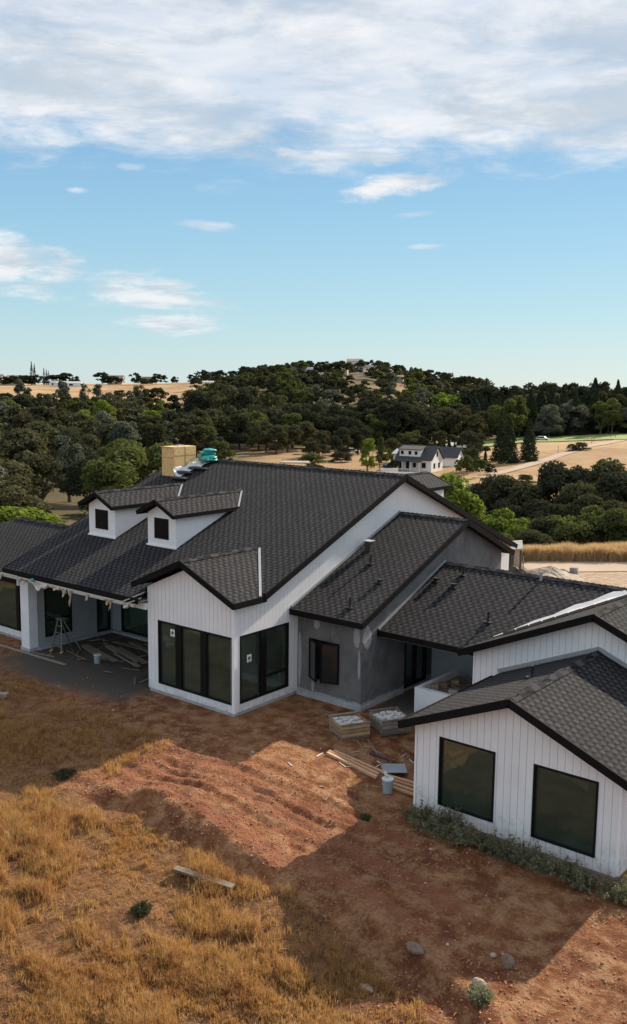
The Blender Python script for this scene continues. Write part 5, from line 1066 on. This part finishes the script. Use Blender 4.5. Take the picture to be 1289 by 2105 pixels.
dq = gg(MB().prism([(-3.9, -3.0, 3.3), (-3.9, -3.0, 5.0), (-3.9, -.6, 5.4), (-3.9, -.6, 3.3)], (5.4, 0, 0)), 'dormer', 'wall_far_white')
gg(MB().prism([(-4.2, -3.3, 5.02), (-4.2, 0, 5.75), (-4.2, 0, 5.9), (-4.2, -3.3, 5.17)], (6., 0, 0)), 'roof', 'roof_far_dark', dq)
for u in (-3.2, -1.2, .4): gg(MB().box((u - .35, -3.06, 3.9), (u + .35, -3.01, 4.7)), 'window', 'black_frame', dq)
gg(MB().prism([(-4.6, -3.3, 2.75), (-4.6, -5.2, 2.35), (-4.6, -5.2, 2.5), (-4.6, -3.3, 2.9)], (7., 0, 0)), 'porch_roof', 'roof_far_dark')
for u in (-4.4, -2.2, 0, 2.2): gg(MB().box((u - .08, -5.1, -1), (u + .08, -4.94, 2.4)), 'post', 'wall_far_white')
gable_house(829, 230, 3.2, 5, 3.2, .9, YH, 'wall_far_white', 'roof_far_grey', 'white flat topped annex left of the farmhouse', 'annex', [('f', 0, .8, 1.0, 2.2)], name='annex')
gable_house(921, 236, 6.2, 5.4, 2.3, 2.1, YH + R(4), 'wall_far_white', 'roof_far_dark', 'white gabled garage right of the farmhouse', 'garage', [], name='garage')
gable_house(937, 275, 6.2, 5, 2.4, .5, R(-30), 'wall_far_white', 'roof_far_grey', 'small white shed on the lawn behind the farmhouse', 'shed', [('s', 0, 0, 3.2, 2.0)], name='shed')
b = MB(); t = None
for (px, dd, ln, l) in ((835, 205, 9, 'white garden wall in front of the farmhouse'), (800, 212, 4, 'short white garden wall left of the farmhouse')):
    p = at(px, dd); z = gz(p.x, p.y); u = Vector((math.cos(YH), math.sin(YH), 0)); u2 = (RGT + FWD * .1).normalized()
    tag(MB().beam(p - u2 * ln / 2 + Vector((0, 0, z + .5)), p + u2 * ln / 2 + Vector((0, 0, z + .5)), .3, 1.3).build('garden_wall', 'wall_far_white', origin=(p.x, p.y, z)), l, 'wall')
# open carport with pinkish roof
p = at(606, 208); z = gz(p.x, p.y); t = thing('carport', 'low open carport with flat pinkish roof just above the main ridge', 'carport', (p.x, p.y, z))
u, v = RGT, FWD
c4 = [p - u * 3.4 - v * 2, p + u * 3.4 - v * 2, p + u * 3. + v * 2.5, p - u * 2.6 + v * 2.5]
ztop = 10 - (951 - 791) * 208 / FOC + .1
MB().prism([(q.x, q.y, ztop) for q in c4], (0, 0, .25)).build('roof', 'roof_far_tan', t)
for q in c4: MB().box((q.x - .1, q.y - .1, z - .2), (q.x + .1, q.y + .1, ztop)).build('post', 'dark_steel', t)
# ridge and hill houses
for (px, dd, wd, ht, rh, yaw, wm, rm, l) in ((38, 930, 20, 6, 3, 30, 'wall_far_tan', 'roof_far_tan', 'large tan house among trees on the far left skyline'), (240, 930, 15, 6, 3, 30, 'wall_far_tan', 'roof_far_tan', 'tan house half hidden by round trees on the left ridge'), (306, 925, 14, 4, 3, 20, 'wall_far_tan', 'roof_far_red', 'reddish roofed house on the left ridge between skyline trees'), (146, 830, 22, 3, 1.5, 40, 'wall_far_white', 'roof_far_grey', 'long low white barn on the dry ridge field'), (-4, 925, 14, 7, 3, 30, 'wall_far_tan', 'roof_far_tan', 'tan house cut by the left edge on the skyline'), (118, 850, 10, 3, 1.5, 40, 'wall_far_white', 'roof_far_grey', 'small white barn left of the long barn'), (432, 760, 12, 3, 1, 40, 'wall_far_white', 'roof_far_grey', 'low white shed below the skyline trees on the ridge'),
    (725, 845, 14, 9, 2, 35, 'wall_far_white', 'roof_far_tan', 'white villa against the sky on the hill top'), (853, 845, 14, 5, 3, 35, 'wall_far_white', 'roof_far_grey', 'pale roofed house right of the hill top trees'), (800, 812, 17, 4, 2.2, 30, 'wall_far_tan', 'roof_far_tan', 'long tan roofed villa high on the hill'), (772, 755, 22, 4., 2.2, 30, 'wall_far_tan', 'roof_far_red', 'wide reddish villa below the hill top'), (806, 728, 14, 3.4, 2., 30, 'wall_far_tan', 'roof_far_tan', 'tan terraced villa lowest on the hill front'), (612, 800, 14, 4, 2.5, 30, 'wall_far_white', 'roof_far_dark', 'dark roofed white house on the left hill side'), (641, 790, 10, 4, 2, 30, 'wall_far_white', 'roof_far_grey', 'small pale house right of the dark roofed hill house'), (694, 770, 14, 5, 2, 30, 'wall_far_tan', 'roof_far_tan', 'tan house among oaks left below the hill top'), (667, 700, 9, 4, 2, 30, 'wall_far_white', 'roof_far_tan', 'small pale house on the left hill face below the tan one'), (826, 760, 12, 4, 2, 30, 'wall_far_tan', 'roof_far_red', 'reddish roofed house at the right end of the hill villas'), (748, 800, 12, 5, 2.2, 30, 'wall_far_white', 'roof_far_tan', 'white walled villa just under the hill top'), (500, 432, 9, 2.6, .8, 35, 'wall_far_white', 'roof_far_grey', 'long white trailer at the top left of the brown field'), (521, 428, 6, 2.6, .8, 35, 'wall_far_white', 'roof_far_grey', 'shorter white trailer at the top of the brown field'), (600, 445, 5, 3, 1, 35, 'wall_far_white', 'roof_far_grey', 'small pale shed above the brown field')):
    a = wd / 2; wn = [('f', -a * .55, 1., a * .3, min(ht - 1.5, 1.6)), ('f', a * .2, 1., a * .3, min(ht - 1.5, 1.6))]
    gable_house(px, dd, wd, wd * .55, ht, rh, R(yaw), wm, rm, l, 'house' if 'trailer' not in l and 'barn' not in l and 'shed' not in l else l.split(' ')[2 if 'small white barn' not in l else 2] if False else ('trailer' if 'trailer' in l else 'barn' if 'barn' in l else 'shed'), wn, name='trailer' if 'trailer' in l else 'barn' if 'barn' in l else 'shed' if 'shed' in l else 'house')
# cars
def car(px, dd, yaw, m2, label):
    p = at(px, dd); z = gz(p.x, p.y) + .05; t = thing('parked_car', label, 'car', (p.x, p.y, z), 'cars parked beyond the main ridge', yaw)
    Mx = Matrix.Translation((p.x, p.y, z)) @ Matrix.Rotation(yaw, 4, 'Z')
    def go_(b, nm, mm): b.v = [tuple(Mx @ Vector(v)) for v in b.v]; return b.build(nm, mm, t)
    go_(MB().prism([(-2.2, -.85, .35), (2.2, -.85, .35), (2.25, -.85, .8), (1.2, -.85, .95), (.7, -.85, 1.45), (-1.4, -.85, 1.5), (-2.1, -.85, .95)], (0, 1.7, 0)), 'body', m2)
    go_(MB().prism([(-1.75, -.87, 1.0), (.95, -.87, 1.0), (.62, -.87, 1.38), (-1.35, -.87, 1.42)], (0, 1.74, 0)), 'side_window', 'black_frame')
    for x in (-1.4, 1.4):
        for y in (-.88, .68): go_(MB().tube((x, y, .34), (x, y + .2, .34), .34, .34, 14), 'wheel', 'tyre')
car(801, 285, R(20), 'car_white', 'white car parked under the huge oak behind the farmhouse'); car(722, 268, R(30), 'car_white', 'white car half hidden by the bright green roadside tree'); car(664, 270, R(30), 'car_dark', 'dark car parked left of the small round oak'); car(806, 222, R(60), 'car_dark', 'dark car parked left of the farmhouse'); car(1113, 318, R(10), 'car_white', 'white vehicle on the lawn edge before the conifers')
# fence posts in the dry field
for i, (px, y, h) in enumerate(((1146, 921, 3.4), (1172, 920, 3.), (1176, 917, 2.4), (1183, 918, 3.), (1188, 917, 3.2), (1214, 910, 2.8), (1219, 909, 2.8), (1253, 905, 2.), (1262, 905, 2.))):
    dd = 262 + (921 - y) * 3.4; p = at(px, dd); z = gz(p.x, p.y); tag(MB().tube((p.x, p.y, z - .2), (p.x, p.y, z + h * .62), .09, .08, 6).build('fence_post', 'wood_grey', origin=(p.x, p.y, z)), 'weathered post standing in the dry field beside the dirt road', 'post', 'posts in the dry field')

# ------------------------------------------------------------------ grass, clods, weeds
def blades(name, X, Y, hgt, wdt, lean, mtl, seed, label=None):
    rg = np.random.RandomState(seed); n = len(X); Z = T(X, Y); a = rg.uniform(0, 6.283, n); la = rg.uniform(0, 6.283, n); ln = np.abs(rg.normal(0, lean, n)) * hgt
    dx_ = np.cos(a) * wdt; dy_ = np.sin(a) * wdt; mx, my = np.cos(la) * ln, np.sin(la) * ln
    V = np.stack([np.stack([X - dx_, Y - dy_, Z - .02], 1), np.stack([X + dx_, Y + dy_, Z - .02], 1), np.stack([X + mx * .35 + dx_ * .8, Y + my * .35 + dy_ * .8, Z + hgt * .6], 1), np.stack([X + mx * .35 - dx_ * .8, Y + my * .35 - dy_ * .8, Z + hgt * .6], 1), np.stack([X + mx, Y + my, Z + hgt], 1)], 1).reshape(-1, 3)
    b_ = np.arange(n) * 5; loops = np.stack([b_, b_ + 1, b_ + 2, b_ + 3, b_ + 3, b_ + 2, b_ + 4], 1).ravel(); ls = np.stack([np.arange(n) * 7, np.arange(n) * 7 + 4], 1).ravel()
    me = bpy.data.meshes.new(name); me.vertices.add(5 * n); me.vertices.foreach_set('co', V.ravel()); me.loops.add(7 * n); me.loops.foreach_set('vertex_index', loops); me.polygons.add(2 * n); me.polygons.foreach_set('loop_start', ls); me.update(); me.materials.append(MATS[mtl])
    o = bpy.data.objects.new(name, me); COL.objects.link(o); o['kind'] = 'stuff'
    return tag(o, label, 'grass')
rg = np.random.RandomState(42)
N = 92000
TX = rg.uniform(-27, -4.5, N); TY = rg.uniform(7, 17.5, N); gm = grassmask(TX, TY); sdv = TX * RGT.x + TY * RGT.y; dfv = TX * FWD.x + TY * FWD.y
dn = fbm(TX, TY, 1.15, 4, 13); dn2 = fbm(TX, TY, 3.6, 3, 17)
keep = (rg.uniform(0, 1, N) < gm * np.clip(.30 + .8 * dn + .6 * dn2, .03, .9) * np.where(TX < -18, .38, 1.)) & (np.abs(sdv / dfv) < .40) & (dfv > 12) & (dfv < 31)
TX, TY, dn, dn2 = TX[keep], TY[keep], dn[keep], dn2[keep]; nb = rg.randint(8, 34, len(TX))
th_ = .8 * np.clip(.12 + .22 * np.clip(.5 + .7 * fbm(TX, TY, 1.0, 3, 19) + .4 * dn2, 0, 1.3), .06, .4) * rg.uniform(.6, 1.3, len(TX)); th_ *= 1 + 1.1 * np.exp(-((np.hypot((TX + 12.0) / 1.5, (TY - 13.1) / .6)) ** 2))
ti = np.repeat(np.arange(len(TX)), nb); r_ = rg.exponential(.045, len(ti)); a_ = rg.uniform(0, 6.283, len(ti)); X = TX[ti] + np.cos(a_) * r_; Y = TY[ti] + np.sin(a_) * r_; hg = th_[ti] * rg.uniform(.35, 1.1, len(ti))
print('blades', len(X))
blades('dry_grass', X, Y, hg, np.full(len(X), .0048), .5, 'straw', 1, 'golden dry grass on the slope in the foreground')
# flattened straw litter
N = 70000; X = rg.uniform(-24, -4.5, N); Y = rg.uniform(7.5, 19, N); gm = grassmask(X, Y); k = (rg.uniform(0, 1, N) < np.where(gm > .3, .75, .13)) & (fbm(X, Y, 2.1, 3, 23) > -.2) & ~((X > -11.8) & (Y > 18.2)) & ~((X < -18.7) & (Y > 18.9)); X, Y = X[k], Y[k]
blades('straw_litter', X, Y, rg.uniform(.01, .05, len(X)), np.full(len(X), .006), 5., 'straw', 2, 'flattened straw scattered over dirt and slope')
# tall grass band behind the yard
N = 60000; sdd = rg.uniform(11.6, 22, N); dd_ = rg.uniform(53.2, 57.5, N); X = FWD.x * dd_ + RGT.x * sdd; Y = FWD.y * dd_ + RGT.y * sdd
blades('tall_dry_grass', X, Y, rg.uniform(.35, .95, N) ** .8 * (1 + .15 * fbm(X, Y, 2.7, 3)), np.full(N, .016), .3, 'straw_far', 3, 'band of tall pale dry grass behind the yard')
# clods and pebbles
def scatter_rocks(name, X, Y, r, mtl, seed, label, cat):
    rg = np.random.RandomState(seed); bm = bmesh.new(); bmesh.ops.create_icosphere(bm, subdivisions=1, radius=1); bv = np.array([v.co[:] for v in bm.verts]); bf = np.array([[v.index for v in f.verts] for f in bm.faces]); bm.free()
    n = len(X); m_ = len(bv); Z = T(X, Y); V = bv[None] * (1 + rg.uniform(-.3, .3, (n, m_, 1))) * (r[:, None, None] * rg.uniform(.6, 1.2, (n, 1, 3))) ; V[..., 2] *= .7
    V = V + np.stack([X, Y, Z + r * .25], 1)[:, None]; F = (bf[None] + (np.arange(n) * m_)[:, None, None]).reshape(-1, 3)
    me = bpy.data.meshes.new(name); me.vertices.add(n * m_); me.vertices.foreach_set('co', V.ravel()); me.loops.add(F.size); me.loops.foreach_set('vertex_index', F.ravel()); me.polygons.add(len(F)); me.polygons.foreach_set('loop_start', np.arange(len(F)) * 3); me.update(); me.materials.append(MATS[mtl]); o = bpy.data.objects.new(name, me); COL.objects.link(o); o['kind'] = 'stuff'; return tag(o, label, cat)
N = 30000; X = rg.uniform(-20, -4, N); Y = rg.uniform(11.5, 18.6, N); by = np.interp(X, BX, BY); w_ = np.clip(np.exp(-((Y - by + .2) / .5) ** 2) + .07 + .5 * np.exp(-((Y - by - 1.6) / 1.3) ** 2) * (X < -9) + .9 * np.exp(-(np.hypot((X + 7.3) / 2.6, (Y - 13.2) / 1.4)) ** 2) + .35 * (fbm(X, Y, 1.4, 3, 29) > .3), 0, 1); k = (rg.uniform(0, 1, N) < w_) & (grassmask(X, Y) < .6) & ~((X > -11.8) & (Y > 18.2)) & ~((X < -18.7) & (Y > 19)); X, Y = X[k], Y[k]
scatter_rocks('dirt_clods', X, Y, .006 + .026 * rg.uniform(0, 1, len(X)) ** 4, 'clod', 6, 'red dirt clods strewn along the cut bank', 'clods')
N = 1100; X = rg.uniform(-26, -4, N); Y = rg.uniform(11.5, 22, N); k = ~((X > -11.9) & (Y > 18.1)) & ~((X < -18.6) & (Y > 19.2)) & (grassmask(X, Y) < .5); X, Y = X[k], Y[k]
scatter_rocks('pebbles', X, Y, .010 + .03 * rg.uniform(0, 1, len(X)) ** 4, 'pebble', 7, 'pale pebbles and chips scattered on the dirt', 'pebbles')
# weeds
def weed(x, y, rx, h, label, seed, mt_='leaf_weed', group=None, name='weed_bush'):
    rg = np.random.RandomState(seed); z = gz(x, y); n = 1500; ns = 46
    A = rg.uniform(0, 6.283, ns); E = rg.uniform(.25, 1., ns); Lh = rg.uniform(.5, 1., ns)
    tip = np.stack([np.cos(A) * rx * (1.1 - E * .6), np.sin(A) * rx * (1.1 - E * .6), h * E * Lh + .03], 1); i = rg.randint(0, ns, n); tt = rg.uniform(.15, 1, n) ** .7
    P = tip[i] * tt[:, None]; P[:, 2] = tip[i, 2] * tt ** .8; P += rg.normal(0, .022, (n, 3)); P[:, 2] = np.abs(P[:, 2])
    nr = rg.normal(0, 1, (n, 3)); nr /= np.linalg.norm(nr, axis=1)[:, None]; t1 = np.cross(nr, rg.normal(0, 1, (n, 3))); t1 /= np.linalg.norm(t1, axis=1)[:, None]; t2 = np.cross(nr, t1); s_ = rg.uniform(.009, .028, n)[:, None]
    q = np.stack([P - t1 * s_ * 1.6, P + t2 * s_ * .6, P + t1 * s_ * 1.6, P - t2 * s_ * .6], 1).reshape(-1, 3)
    me = bpy.data.meshes.new(name); me.from_pydata([tuple(v) for v in q], [], [(4 * k, 4 * k + 1, 4 * k + 2, 4 * k + 3) for k in range(n)]); me.materials.append(MATS[mt_])
    t = thing(name, label, 'weed', (x, y, z), group); c = bpy.data.objects.new('leaves', me); COL.objects.link(c); c.parent = t
    b = MB()
    for k in range(ns): b.tube((x, y, z - .02), (x + tip[k, 0], y + tip[k, 1], z + tip[k, 2]), .005, .002, 4, False)
    b.build('stems', 'wood_grey', t, fixn=False); return t
wl = [(-11.35, 18.05, .42, .42), (-10.9, 17.8, .5, .46), (-10.4, 17.75, .5, .42), (-10.45, 18.1, .34, .5), (-9.9, 17.75, .38, .40), (-9.45, 17.85, .4, .38), (-8.95, 17.8, .45, .42), (-8.45, 17.85, .45, .5), (-7.95, 17.8, .4, .36), (-7.4, 17.85, .42, .38), (-7.0, 17.75, .34, .34), (-6.35, 17.75, .42, .42), (-6.0, 18.0, .5, .5)]
wn = ['leftmost grey green weed at the bedroom wall foot', 'second weed from the left, below the left window', 'wide weed spilling onto dirt below the left window', 'weed reaching up before the left window sill', 'small weed between the two picture windows, left', 'weed midway between the two picture windows', 'weed just left of the right picture window', 'tallest weed below the left side of the right window', 'low weed centred below the right window', 'weed below the right side of the right window', 'small weed before the right wall corner', 'weed at the right wall corner', 'weed cut by the right edge beyond the wall corner']
for i, (x, y, rx, h) in enumerate(wl): weed(x, y, rx * 1.12, h * 1.28, wn[i], 100 + i, group='weeds along the bedroom wall')
weed(-6.9, 13.1, .26, .18, 'green weed in front of the pale split rock', 130, 'leaf_weed'); weed(-19.3, 13.7, .36, .12, 'low dark green weed in the shaded grass on the left', 131, 'leaf_oak'); weed(-13.5, 11.3, .24, .16, 'green weed in the middle of the golden grass', 132, 'leaf_oak')
weed(-12.35, 17.3, .12, .04, 'tiny green tuft on the bare dirt before the bedroom corner', 133, 'leaf_mid')
